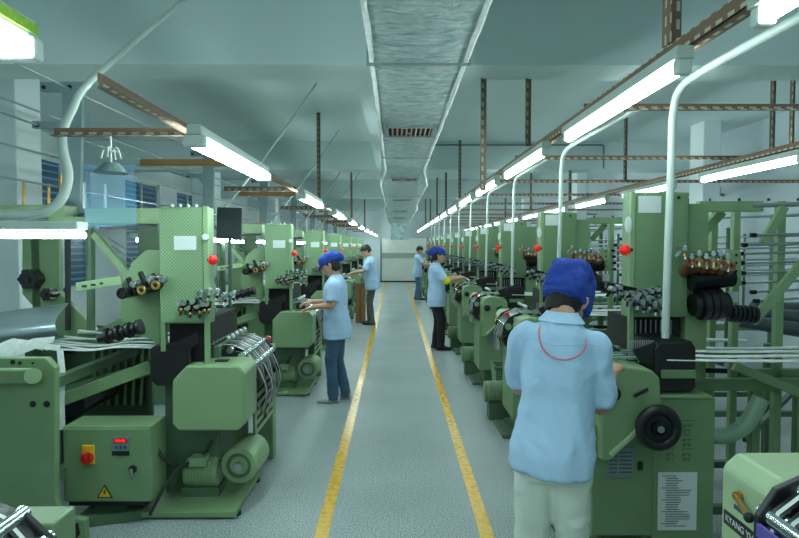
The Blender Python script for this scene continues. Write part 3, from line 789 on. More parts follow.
loomL = make_left_loom()
def spindles(k):
    o = []
    for i, (a, t, bt) in enumerate(((21, 180, 207), (46, 183, 205), (58, 175, 206), (82, 182, 205), (103, 184, 206))):
        p = P(a, bt, 4.0); q = P(a, t, 4.0)
        MB().cyl(p+Vector((0, .03, -.02)), q+Vector((0, .03, 0)), .010, 8).build('spindle', 'brass' if i < 3 else 'white', loomL)
spindles(0)

# creel brackets with long rods
def make_creel():
    R = empty('creel_bracket', (-2.2, 4.16, 0))
    out = [(38, 86), (42, 82), (86, 82), (86, 88), (80, 92), (80, 196), (86, 213), (86, 222), (48, 222), (52, 210), (62, 196), (62, 134), (56, 128), (34, 128), (30, 125), (34, 121), (62, 121), (62, 92), (42, 91)]
    # split the outline into convex pieces so that it fills cleanly
    b = MB()
    for pc in ([(62, 82), (82, 82), (80, 200), (62, 200)], [(40, 82), (62, 82), (62, 91), (40, 91)], [(32, 121), (62, 121), (62, 128), (32, 128)], [(82, 82), (88, 82), (88, 87), (82, 90)],
               [(62, 200), (80, 200), (86, 214), (86, 222), (48, 222), (50, 214)], [(62, 128), (62, 140), (54, 128)]):
        b.pxp(pc, 4.16, 4.2)
    b.build('bracket_plate', 'greyblue', R)
    for a, c in ((42, 86.5), (68, 86), (35, 124.5), (66, 214), (74, 218)):
        q = P(a, c, 4.135); MB().cyl((q.x, 4.15, q.z), (q.x, 4.165, q.z), .014, 14).build('bolt', 'blackm', R)
    for a, c in ((68, 88), (40, 112), (36, 124.5), (66, 160), (64, 188)):
        q = P(a, c, 4.14); MB().cyl((q.x, 1.21, q.z), (q.x, 4.2, q.z), .0075, 8).build('creel_rod', 'steel', R, smooth=True)
    q0 = P(52, 222, 4.14); q1 = P(84, 222, 4.14)
    MB().box(q0.x, q1.x, 4.165, 4.195, 1.84, q0.z+.01).build('bracket_foot', 'greyblue', R)
    return R
creel0 = make_creel()
# flat dark display and blue plastic cover
for k in range(-1, 7):
    o = loomL if k == 0 else copy_tree(loomL)
    o.location = (-1.3, 3.7+3.0*k, 0)
    nm = 'green ribbon loom cut off at the bottom left corner' if k == -1 else 'green left-row loom ' + \
        ['with a control cabinet and yellow warning triangle facing the camera', 'beside the person in jeans with the blue cap', 'second behind the person in jeans', 'beside the person in olive trousers', 'just beyond the person in olive trousers', 'second from the far end', 'at the far end of the row'][k]
    if k == -1:
        for ch in list(o.children):
            if ch.name.startswith('stop_button'): bpy.data.objects.remove(ch)
        bk = MB(); bk.ball((-1.13, 1.66, 1.0), .018, .018, .026); b2 = bk.build('knob', 'blue_knob', None, smooth=True, at=(-1.3, .7, 0)); b2.parent = o; b2.location = (0, 0, 0)
        bt = MB().cyl((-1.13, 1.66, .95), (-1.13, 1.66, .99), .012, 10).build('knob_stem', 'white', None, at=(-1.3, .7, 0)); bt.parent = o; bt.location = (0, 0, 0)
    tag(o, nm, 'loom', 'looms of the left row')
    c = creel0 if k == 0 else copy_tree(creel0)
    c.location = (-2.2, 4.16+3.0*k, 0)
    tag(c, 'grey creel bracket with long thin rods over the %s' % ('cut-off nearest left loom' if k == -1 else ORD[k].replace('nearest', 'first')+' whole left loom'), 'creel bracket', 'creel brackets of the left row')
a, c = P(84, 228, 3.9), P(135, 165, 3.9)
bf = MB(); n = 10
vs = []; fs = []
for j in range(9):
    for i in range(n+1):
        vs.append((a.x+(c.x-a.x)*i/n, 3.9+.012*math.sin(i*1.3+j*.4), a.z+(c.z-a.z)*j/8*(1-.0*i)))
for j in range(8):
    for i in range(n): fs.append((j*(n+1)+i, j*(n+1)+i+1, (j+1)*(n+1)+i+1, (j+1)*(n+1)+i))
o = bf._add(vs, fs).build('hanging_film', 'blue_film', at=(a.x, 3.9, a.z), smooth=True); tag(o, 'translucent blue plastic film hung over the top beam of the nearest whole left loom', 'plastic film')
mp = empty('display_board', (P(229, 240, 4.95).x, 4.95, 0), 'dark square board on a pole between the first two whole left looms', 'board')
MB().pxp([(217, 207), (242, 208), (241, 240), (216, 238)], 4.95, 4.98).build('board', 'grey_dark', mp, bevel=.004)
q = P(229, 240, 4.97); MB().cyl((q.x, 4.99, 0), (q.x, 4.99, q.z+.1), .014, 10).build('pole', 'green_dark', mp)
MB().cyl((q.x, 4.99, 0), (q.x, 4.99, .02), .12, 18).build('pole_base', 'green_dark', mp)

# ================================================================== RIGHT LOOMS (aisle side faces -X)
def make_right_loom():
    R = empty('needle_loom', (1.3, 2.95, 0))
    Y0 = 2.95
    # floor cabinet with printed table, nameplate and notice
    cab = MB()
    a = P(592, 440, Y0); c = P(716, 398, Y0)
    cab.box(P(661, 0, Y0).x, c.x, Y0, 3.55, .06, c.z)
    cb = cab.build('body_cabinet', 'green', R, bevel=.008)
    MB().box(a.x, P(662, 0, Y0).x, Y0+.004, 3.45, .22, .78).build('front_cabinet', 'green', R, bevel=.008)
    MB().box(1.02, 1.5, Y0+.12, 3.6, .0, .06).build('foot_plate', 'green_dark', R, bevel=.006)
    MB().box(1.06, 1.3, Y0+.14, 3.5, .05, .24).build('pedestal', 'green_dark', R)
    MB().box(.93, 1.25, Y0+.2, 3.62, .0, .035).build('foot_plate', 'green_dark', R, bevel=.01)
    p, q = P(660, 0, Y0), P(717, 0, Y0)
    MB().box(p.x, q.x+.01, Y0-.012, 3.3, c.z, c.z+.014).build('cabinet_top', 'green_light', R, bevel=.003)
    p, q = P(657, 534, Y0), P(697, 472, Y0)
    n = MB().box(p.x, q.x, Y0-.004, Y0-.001, P(0, 532, Y0).z, q.z).build('paper_notice', 'paper', cb)
    ln = MB(); rn = random.Random(4)
    z0, z1 = P(0, 530, Y0).z, q.z
    for i in range(22):
        z = z1-.02-(z1-z0-.03)*i/21
        x0 = p.x+.018+(.02 if i % 5 else 0); ln.box(x0, x0+(q.x-p.x-.05)*rn.uniform(.35, .95), Y0-.0055, Y0-.0042, z, z+.0035)
    ln.build('printed_lines', 'ink', n)
    p, q = P(607, 477, Y0), P(634, 447, Y0)
    n = MB().box(p.x, q.x, Y0-.002, Y0+.003, p.z, q.z).build('name_plate', 'grey', R)
    ln = MB()
    for i in range(6):
        z = q.z-.03-.02*i; ln.box(p.x+.01, p.x+.05, Y0-.003, Y0-.002, z, z+.006); ln.box(p.x+.06, q.x-.01, Y0-.003, Y0-.002, z, z+.006)
    ln.box(p.x+.01, p.x+.03, Y0-.003, Y0-.002, q.z-.02, q.z-.008)
    ln.build('printed_lines', 'ink', n)
    ln = MB(); rn = random.Random(8)
    p, q = P(666, 466, Y0), P(698, 420, Y0)
    for r in range(9):
        for cc in range(2):
            x0 = p.x+.08*cc; z = q.z-.024*r
            ln.box(x0, x0+.065*rn.uniform(.5, 1), Y0-.0015, Y0+.002, z-.004, z)
            if r % 3: ln.box(x0+.004, x0+.012, Y0-.0015, Y0+.002, z-.015, z-.004); ln.box(x0+.03, x0+.036, Y0-.0015, Y0+.002, z-.015, z-.004)
    tl = ln.build('printed_table', 'green_dark', cb)
    q = P(640, 465, Y0); MB().box(q.x-.012, q.x+.012, Y0-.01, Y0+.004, q.z-.024, q.z+.018).build('toggle_switch', 'black', R, bevel=.003)
    # slanted cheek of the take-up head
    YH = 2.90
    out = [(601, 384), (607, 371), (622, 366), (652, 370), (660, 378), (662, 404), (640, 428), (612, 461), (601, 461)]
    MB().pxp(out, YH, 3.12).build('gear_box', 'green_light', R, bevel=.012)
    pts = [P(x, y, YH) for x, y in ((640, 420), (658, 403), (612, 461), (606, 452))]
    MB().bar(P(644, 424, YH-.006), P(610, 455, YH-.006), .02, .03, up=(0, 1, 0)).build('cheek_rib', 'cream', R, bevel=.004)
    q = P(612, 393, YH)
    kn = MB().cyl((q.x, YH+.001, q.z), (q.x, YH-.03, q.z), .036, 18).build('adjusting_knob', 'black', R, smooth=True, bevel=.004)
    MB().bar(P(634, 396, YH-.012), P(648, 389, YH-.012), .012, .016).build('lever_handle', 'black', R, bevel=.003)
    q = P(653, 424, YH)
    hw = MB().ring((q.x, 2.84, q.z), (0, 1, 0), .086, .026, 32, 10).build('hand_wheel', 'black', R, smooth=True)
    MB().cyl((q.x, 2.835, q.z), (q.x, 2.87, q.z), .082, 28).build('wheel_disc', 'black', hw, smooth=True)
    MB().cyl((q.x, 2.815, q.z), (q.x, 2.84, q.z), .036, 20).build('wheel_hub', 'blackm', hw, smooth=True, bevel=.005)
    MB().cyl((q.x, 2.806, q.z), (q.x, 2.816, q.z), .016, 12).build('hub_nut', 'steel', hw)
    MB().cyl((q.x, 2.86, q.z), (q.x, 3.0, q.z), .03, 12).build('wheel_shaft', 'steel', hw)
    # far gear box, paled by lamplight put into its colour, with name plate
    zt = 1.075
    prof = [(.96, .70), (.96, 1.035), (1.0, zt), (1.30, zt), (1.30, .80), (1.2, .70)]
    fb = MB().prism([(x, 3.52, z) for x, z in prof], (0, .22, 0)).build('gear_box', 'cream', R, bevel=.018, seg=3)
    MB().box(.9575, .9605, 3.545, 3.715, .873, .913).build('name_plate', 'black', R)
    text_mesh('name_lettering', 'KYANG YHE', .027, 'white', R, (.9568, 3.63, .893), (0, -1, 0), (0, 0, 1))
    MB().box(.9575, .9605, 3.60, 3.665, .937, .95).build('small_plate', 'ink', R)
    b = MB(); b.cyl((.961, 3.64, .985), (.945, 3.63, .985), .014, 10); b.bar((.945, 3.64, .987), (.938, 3.57, .962), .010, .012); b.mat(1).ball((.938, 3.56, .958), .014, n=10, k=6)
    b.build('lever_handle', ['brass', 'black'], R, smooth=True)
    # take-up rollers between the gear boxes
    for y, pr in ((3.125, 0), (3.495, 0)):
        prof = [(1.34, .98), (1.34, 1.06), (1.2, 1.10), (1.06, 1.10), (.97, 1.06), (.925, .99), (.92, .86), (.96, .80), (1.06, .95)]
        MB().prism([(x, y, z) for x, z in prof], (0, .022, 0)).build('side_bracket', 'black', R, bevel=.004)
    prof = [(1.33, .98), (1.33, 1.035), (1.2, 1.07), (1.07, 1.065), (.985, 1.02), (.945, .95), (.935, .86), (.97, .82), (1.06, .95)]
    MB().prism([(x, 3.146, z) for x, z in prof], (0, .35, 0)).build('roller_cover', 'black', R, bevel=.004)
    for x, z, r, m in ((.965, .985, .030, 'chrome'), (1.03, 1.05, .024, 'chrome'), (1.11, 1.085, .022, 'chrome'), (1.19, 1.09, .016, 'steel'), (1.28, 1.06, .018, 'chrome'), (.945, .89, .016, 'blackm')):
        MB().cyl((x, 3.10, z), (x, 3.53, z), r, 16).build('take_up_roller', m, R, smooth=True)
    for i in range(6):
        rn = random.Random(i+70); y = 3.17+.058*i; d = .012*rn.uniform(-1, 1); L = rn.uniform(.68, .8)
        path = [(1.5, 0, 1.09), (1.28, 0, 1.082), (1.19, 0, 1.108), (1.11, 0, 1.11), (1.03, 0, 1.077), (.95, 0, 1.015), (.93, d, .95), (.905+d, 2*d, .88), (.90+d, 3*d, .78), (.915+d, 5*d, L)]
        tape(R, y, .042, path, mats=('blackm', 'white', 'black') if i % 2 else ('black', 'steel', 'blackm'))
    MB().cyl((.955, 3.14, 1.09), (.955, 3.10, 1.09), .02, 12).build('stop_button', 'redp', R, smooth=True)
    for i in range(6):
        y = 3.16+.06*i; b = MB(); b.bar((1.22, y, 1.10), (1.14, y+.01, 1.15), .018, .012); b.mat(1).ball((1.13, y+.01, 1.15), .014, n=8, k=6)
        b.build('tension_arm', ['blackm', 'white'], R, smooth=True)
    # long chrome tape rods towards the reed
    for i in range(4): MB().cyl((1.05, 3.0+.06*i, 1.115), (1.42, 3.0+.06*i, 1.125), .007, 8).build('tape_rod', 'chrome', R, smooth=True)
    # tower
    t0, t1 = P(629, 345, 3.23), P(690, 192, 3.23)
    tw = MB().box(t0.x, t1.x, 3.235, 3.36, P(0, 318, 3.23).z, t1.z).build('tower', 'green', R, bevel=.008)
    MB().box(t0.x+.025, t1.x-.02, 3.229, 3.236, P(0, 314, 3.23).z, t1.z-.02).build('tower_cover', 'green_light2', tw, bevel=.003)
    MB().box(t0.x-.004, t0.x+.022, 3.222, 3.25, 1.1, t1.z+.003).build('tower_post', 'green_light', R, bevel=.003)
    MB().box(t1.x+.0, t1.x+.12, 3.26, 3.34, .93, t1.z-.06).build('tower_side', 'green', R, bevel=.004)
    a, c = P(638, 213, 3.229), P(661, 196, 3.229)
    pl = MB().box(a.x, c.x, 3.224, 3.2288, a.z, c.z).build('paper_label', 'paper', tw)
    q = P(629, 225, 3.22)
    MB().ball((q.x-.004, 3.216, q.z), .020, .006, .046).build('oval_sticker', 'white', tw, smooth=True)
    q = P(626, 250, 3.22)
    be = MB().cyl((q.x+.035, 3.24, q.z), (q.x+.008, 3.235, q.z), .02, 12).build('warning_beacon', 'black', R)
    MB().ball((q.x-.002, 3.23, q.z), .030, .026, .030).build('red_dome', 'red', be, smooth=True)
    for i in range(2): q = P(641+38*i, 194, 3.225); MB().cyl((q.x, 3.225, t1.z-.03), (q.x, 3.23, t1.z-.03), .01, 8).build('bolt', 'black', tw)
    MB().box(t0.x+.02, t1.x-.01, 3.3, 3.62, 1.1, P(0, 319, 3.23).z).build('heddle_shaft', 'dark', R)
    b = MB()
    for i in range(9): x = t0.x+.03+.028*i; b.cyl((x, 3.29, 1.12), (x, 3.29, 1.27), .004, 6)
    b.build('heddle_wires', 'steel', R, smooth=True)
    z = P(0, 294, 3.2).z
    lever_cluster(R, P(611, 0, 3.2).x, P(668, 0, 3.2).x, 3.20, z, 9, 13, mats=('blackm', 'steel', 'steel'))
    lever_cluster(R, P(632, 0, 3.2).x, P(668, 0, 3.2).x, 3.17, z-.05, 6, 17, mats=('steel', 'steel', 'blackm'))
    MB().bar(P(606, 285, 3.22), P(636, 291, 3.2), .03, .035).build('lever_shaft', 'blackm', R, bevel=.004)
    # reed box
    rb = [(655, 350), (659, 343), (692, 341), (696, 348), (696, 388), (690, 392), (660, 392), (655, 384)]
    MB().pxp(rb, 2.98, 3.42).build('reed_box', 'black', R, bevel=.006)
    p, q = P(661, 378, 2.975), P(695, 370, 2.975)
    MB().box(p.x, q.x, 2.968, 2.98, p.z, q.z).build('reed_strip', 'green', R)
    MB().pxp([(633, 350), (655, 342), (660, 365), (640, 362)], 2.99, 3.0).build('batten_plate', 'black', R)
    b = MB()
    for i in range(12): x = P(636, 0, 3.0).x+.011*i; b.bar((x, 3.02, 1.10), (x, 3.02, 1.2), .004, .006, up=(0, 1, 0))
    b.build('reed_teeth', 'steel', R)
    # bobbins and feed rollers on the warp side
    for i in range(6):
        q = P(688+8*i, 262+1.0*i, 3.12)
        o = MB().cyl((q.x, 3.10, q.z+.0), (q.x+.05, 3.3, q.z-.09), .027, 12).build('feed_bobbin', 'copper', R, smooth=True)
        MB().ring((q.x, 3.095, q.z+.002), (0, 1, 0), .020, .009, 14, 6).build('ring', 'brass' if i in (1, 3) else 'copper', o, smooth=True)
    lever_cluster(R, P(684, 0, 3.1).x, P(735, 0, 3.1).x, 3.14, P(0, 257, 3.1).z, 7, 23, mats=('steel', 'chrome', 'brass'))
    a, c = P(690, 280, 3.2), P(731, 276, 3.2)
    MB().cyl(a, c, .06, 16).build('dark_roller', 'blackm', R, smooth=True)
    a, c = P(692, 305, 3.2), P(728, 303, 3.2)
    b = MB(); d = (c-a)
    for i in range(5): b.cyl(a+d*(i/5), a+d*((i+.8)/5), .085 if i in (1, 2, 3) else .06, 18)
    b.cyl(a, c, .05); b.build('warp_feed_roller', 'black', R, smooth=True)
    a, c = P(730, 313, 3.2), P(757, 315, 3.2)
    b = MB()
    for i in range(6): b.cyl(a.lerp(c, i/6), a.lerp(c, (i+.62)/6), .048, 16)
    b.cyl(a-(c-a)*.3, c, .03); b.build('ratchet_roller', 'black', R, smooth=True)
    MB().pxp([(728, 249), (741, 251), (742, 286), (728, 286)], 3.22, 3.25).build('end_plate', 'green_light', R, bevel=.003)
    for i in range(4): q = P(736, 255+8*i, 3.22); MB().cyl((q.x, 3.214, q.z), (q.x, 3.222, q.z), .007, 8).build('bolt', 'black', R)
    q = P(733, 297, 3.3); MB().box(q.x-.03, q.x+.03, 3.3, 3.304, q.z-.03, q.z+.03).build('paper_tag', 'paper', R)
    rn = random.Random(5)
    for i in range(9):
        
        if i > 6: continue
        y = (3.0, 3.09, 3.18, 3.27, 3.36, 3.57, 3.66)[i]
        z = 1.105+.01*(i%3)
        pth = [(1.36, y, z), (1.7, y+.01*rn.uniform(-1, 1), z-.015+.01*rn.random()), (2.1, y+.02*rn.uniform(-1, 1), z-.012), (2.55, y+.03*rn.uniform(-1, 1)-.01, z-.02*rn.random()), (2.9, y+.03*rn.uniform(-1, 1), z+.01)]
        MB().tube(pth[:3] if i > 4 else pth, [(.026, .007)]*(3 if i > 4 else 5), n=8, flat=(0, 1, 0)).build('warp_strip', 'yarn', R, smooth=True)
    MB().cyl((1.66, 2.98, 1.08), (1.66, 3.72, 1.08), .014, 10).build('yarn_bar', 'steel', R, smooth=True)
    MB().cyl((2.72, 2.95, 1.07), (2.72, 3.42, 1.07), .02, 10).build('yarn_bar', 'steel', R, smooth=True)
    # motor at the far end under the head, with fins
    mo = MB().cyl((.86, 3.78, .26), (1.12, 3.78, .26), .10, 22).build('motor', 'green', R, smooth=True, bevel=.01)
    b = MB()
    for i in range(9): b.ring((.89+.025*i, 3.78, .26), (1, 0, 0), .102, .006, 20, 5)
    b.build('cooling_fins', 'green_light', mo, smooth=True)
    MB().box(.9, 1.1, 3.70, 3.86, 0, .17).build('motor_foot', 'green_dark', mo)
    return R
M['green_light2'] = mat('green_cover_paint', (106, 134, 98), .4, var=.05, vscale=4)
loomR = make_right_loom()

def make_right_creel():
    R = empty('yarn_creel', (2.4, 3.5, 0))
    YC = 3.45
    zt = P(0, 206, YC).z
    x0 = P(699, 0, YC).x
    MB().box(1.75, 2.12, YC, YC+.05, zt-.03, zt+.03).build('top_rail', 'green_light', R, bevel=.004)
    MB().cyl((2.05, YC, zt+.005), (4.0, YC, zt+.06), .014, 8).build('top_rod', 'steel', R, smooth=True)
    b = MB()
    for i in range(6): x = 1.8+.17*i; b.cyl((x, YC-.01, zt+.03), (x, YC-.01, zt+.045), .008, 8)
    b.build('guide_hooks', 'blackm', R)
    for y in (YC, 4.18):
        x = P(788, 0, 3.45).x
        MB().box(x-.022, x+.022, y, y+.045, 0, zt+.03).build('creel_post', 'green_light', R, bevel=.004)
        MB().box(3.9, 3.96, y, y+.06, 0, zt+.1).build('creel_post', 'green_dark', R, bevel=.004)
        MB().box(1.95, 1.99, y, y+.04, 0, zt).build('creel_post', 'green_light', R, bevel=.004)
        MB().box(2.0, 3.95, y, y+.05, .9, .96).build('lower_rail', 'green', R, bevel=.004)
        MB().box(1.6, 3.95, y, y+.05, .10, .15).build('floor_rail', 'green_dark', R, bevel=.004)
    MB().bar(P(763, 243, 3.42), P(784, 207, 3.42), .03, .045).build('diagonal_brace', 'green_light', R)
    MB().bar(P(752, 322, 3.40), P(812, 252, 3.40), .03, .05).build('diagonal_brace', 'green_light', R)
    MB().bar(P(700, 236, 3.6), P(722, 212, 3.6), .03, .05).build('diagonal_brace', 'green', R)
    for i, (px, py) in enumerate(((752, 235), (743, 245), (739, 253.5), (740, 263), (741, 273), (741, 283), (752, 292), (755, 301))):
        q = P(px, py, 3.4); y = 3.38+.07*i
        o = MB().cyl((q.x, 3.4, q.z), (3.95, 3.4+.09*i, q.z+.03), .0075, 8).build('creel_rod', 'steel', R, smooth=True)
        MB().cyl((q.x-.008, 3.4, q.z), (q.x+.022, 3.4, q.z), .013, 10).build('rod_knob', 'blackm', o, smooth=True)
    for i in range(5):
        x = 2.25+.32*i; MB().cyl((x, 4.05, .95), (x, 4.05, 1.8), .012, 8).build('creel_rod', 'green_dark', R, smooth=True)
    # dark warp beams and white warp strips
    for i, (pa, pb) in enumerate((((738, 312), (830, 335)), ((742, 304), (830, 320)), ((752, 300), (830, 309)))):
        MB().cyl(P(pa[0], pa[1]+8, 3.75+.12*i), P(pb[0], pb[1], 3.7+.12*i), .045, 14).build('warp_beam', 'slate', R, smooth=True)
    # lower frame between loom and creel
    MB().bar(P(690, 384, 3.4), P(810, 384, 3.4), .05, .07).build('table_rail', 'green', R, bevel=.005)
    MB().bar(P(734, 366, 3.3), P(812, 398, 3.3), .04, .05).build('table_rail', 'green_light', R, bevel=.004)
    MB().bar(P(700, 370, 3.7), P(760, 372, 3.7), .02, .03).build('dark_bar', 'black', R)
    for px in (706, 755, 800):
        q = P(px, 384, 3.42); MB().box(q.x-.025, q.x+.025, 3.40, 3.45, 0, q.z).build('table_leg', 'green', R, bevel=.003)
    for px in (700, 770):
        q = P(px, 384, 4.1); MB().box(q.x-.025, q.x+.025, 4.1, 4.15, 0, 1.0).build('table_leg', 'green_dark', R, bevel=.003)
    MB().bar(P(745, 440, 3.5), P(812, 372, 4.15), .03, .03).build('lower_brace', 'green_dark', R)
    return R
M['slate'] = mat('slate_roller', (84, 98, 104), .45, metal=.2, var=.12)
creelR = make_right_creel()
NR = 12
for k in range(-1, NR-1):
    o = loomR if k == 0 else copy_tree(loomR)
    o.location = (1.3, 2.95+2.0*k, 0)
    nm = ['with black handwheel and paper notice, in front of the nearest person', 'with dangling striped tapes, just beyond the nearest person', 'second beyond the nearest person',
          'in front of the person with the yellow armband', 'beside the person with the yellow armband'][k] if 0 <= k < 5 else '%s from the camera' % ORD[k+1]
    tag(o, 'green right-row loom '+nm if k >= 0 else 'green loom with lamplit-coloured box and black name plate cut off at the bottom right corner', 'loom', 'looms of the right row')
    if k == -1:
        bt = MB().bar((.925, 1.02, .955), (.925, 1.50, .955), .008, .035).build('guide_strip', 'purple', None, at=(1.3, .95, 0)); bt.parent = o; bt.location = (0, 0, 0)
    c = creelR if k == 0 else copy_tree(creelR)
    c.location = (2.4, 3.5+2.0*k, 0)
    tag(c, 'green yarn creel with thin rods behind the %s loom of the right row' % ('cut-off' if k == -1 else ORD[k].replace('nearest', 'first whole')), 'creel', 'creels of the right row')
# pale hose under the warp, woven basket
pts = [P(700, 432, 3.3), P(722, 436, 3.3), P(742, 428, 3.3), P(754, 412, 3.3), P(761, 398, 3.3)]
tag(MB().tube(pts, .045, n=12).build('flexible_hose', 'hose', at=pts[0], smooth=True), 'pale green flexible hose bending under the warp beside the nearest right loom', 'hose')
bk = empty('woven_basket', (1.1, 6.08, 0), 'woven green basket on the floor just left of the nearest person', 'basket')
def rect(x0, x1, y0, y1, z): return [Vector((x0, y0, z)), Vector((x1, y0, z)), Vector((x1, y1, z)), Vector((x0, y1, z))]
MB().loft([rect(1.03, 1.25, 5.98, 6.22, 0), rect(1.0, 1.28, 5.95, 6.25, .45), rect(1.025, 1.255, 5.975, 6.225, .45), rect(1.05, 1.23, 6.0, 6.2, .02)]).build('basket_body', 'basket', bk)
b = MB()
for p0, p1 in (((1.0, 5.95), (1.28, 5.95)), ((1.28, 5.95), (1.28, 6.25)), ((1.28, 6.25), (1.0, 6.25)), ((1.0, 6.25), (1.0, 5.95))): b.cyl((*p0, .455), (*p1, .455), .014, 8)
b.build('rim', 'green_dark', bk, smooth=True)
# cardboard carton beside the far left person
ct = empty('cardboard_carton', (-.80, 13.0, 0), 'tall brown cardboard carton standing beside the person in olive trousers', 'carton')
x0, x1 = -.865, -.655; zt = .76
MB().box(x0, x1, 12.95, 13.2, 0, zt).build('box_body', 'carton', ct, bevel=.004)
MB().prism([(x0, 12.95, zt), (x1, 12.95, zt), (x1, 12.92, zt+.1), (x0, 12.92, zt+.1)], (0, .004, 0)).build('flap', 'carton', ct)
MB().box((x0+x1)/2-.02, (x0+x1)/2+.02, 12.947, 12.95, 0, zt).build('tape', 'copper', ct)

# ================================================================== PEOPLE
def remeshed(mb, name, m, parent, voxel, smooth_it=4, disp=None):
    """one continuous skin over the lofted limbs in mb (world coordinates)"""
    me = mb.mesh(name+'_src', m, wloc(parent))
    t = bpy.data.objects.new(name+'_src', me); COL.objects.link(t)
    r = t.modifiers.new('r', 'REMESH'); r.mode = 'VOXEL'; r.voxel_size = voxel; r.use_smooth_shade = True
    s = t.modifiers.new('s', 'SMOOTH'); s.factor = .5; s.iterations = smooth_it
    bpy.context.view_layer.update()
    nm = bpy.data.meshes.new_from_object(t.evaluated_get(bpy.context.evaluated_depsgraph_get()))
    bpy.data.objects.remove(t)
    nm.name = name
    if disp:
        no = [v.normal.copy() for v in nm.vertices]
        for v, n in zip(nm.vertices, no): v.co += n*disp(v.co+wloc(parent))
    nm.materials.clear(); nm.materials.append(M[m])
    for p in nm.polygons: p.use_smooth = True
    o = bpy.data.objects.new(name, nm); COL.objects.link(o); o.parent = parent; WLOC[o.name] = wloc(parent)
    return o

def ell(c, rx, ry, ax, ay, n=20, sq=2.3):
    out = []
    for i in range(n):
        a = 2*PI*i/n; ca, sa = math.cos(a), math.sin(a)
        out.append(Vector(c)+Vector(ax)*rx*math.copysign(abs(ca)**(2/sq), ca)+Vector(ay)*ry*math.copysign(abs(sa)**(2/sq), sa))
    return out

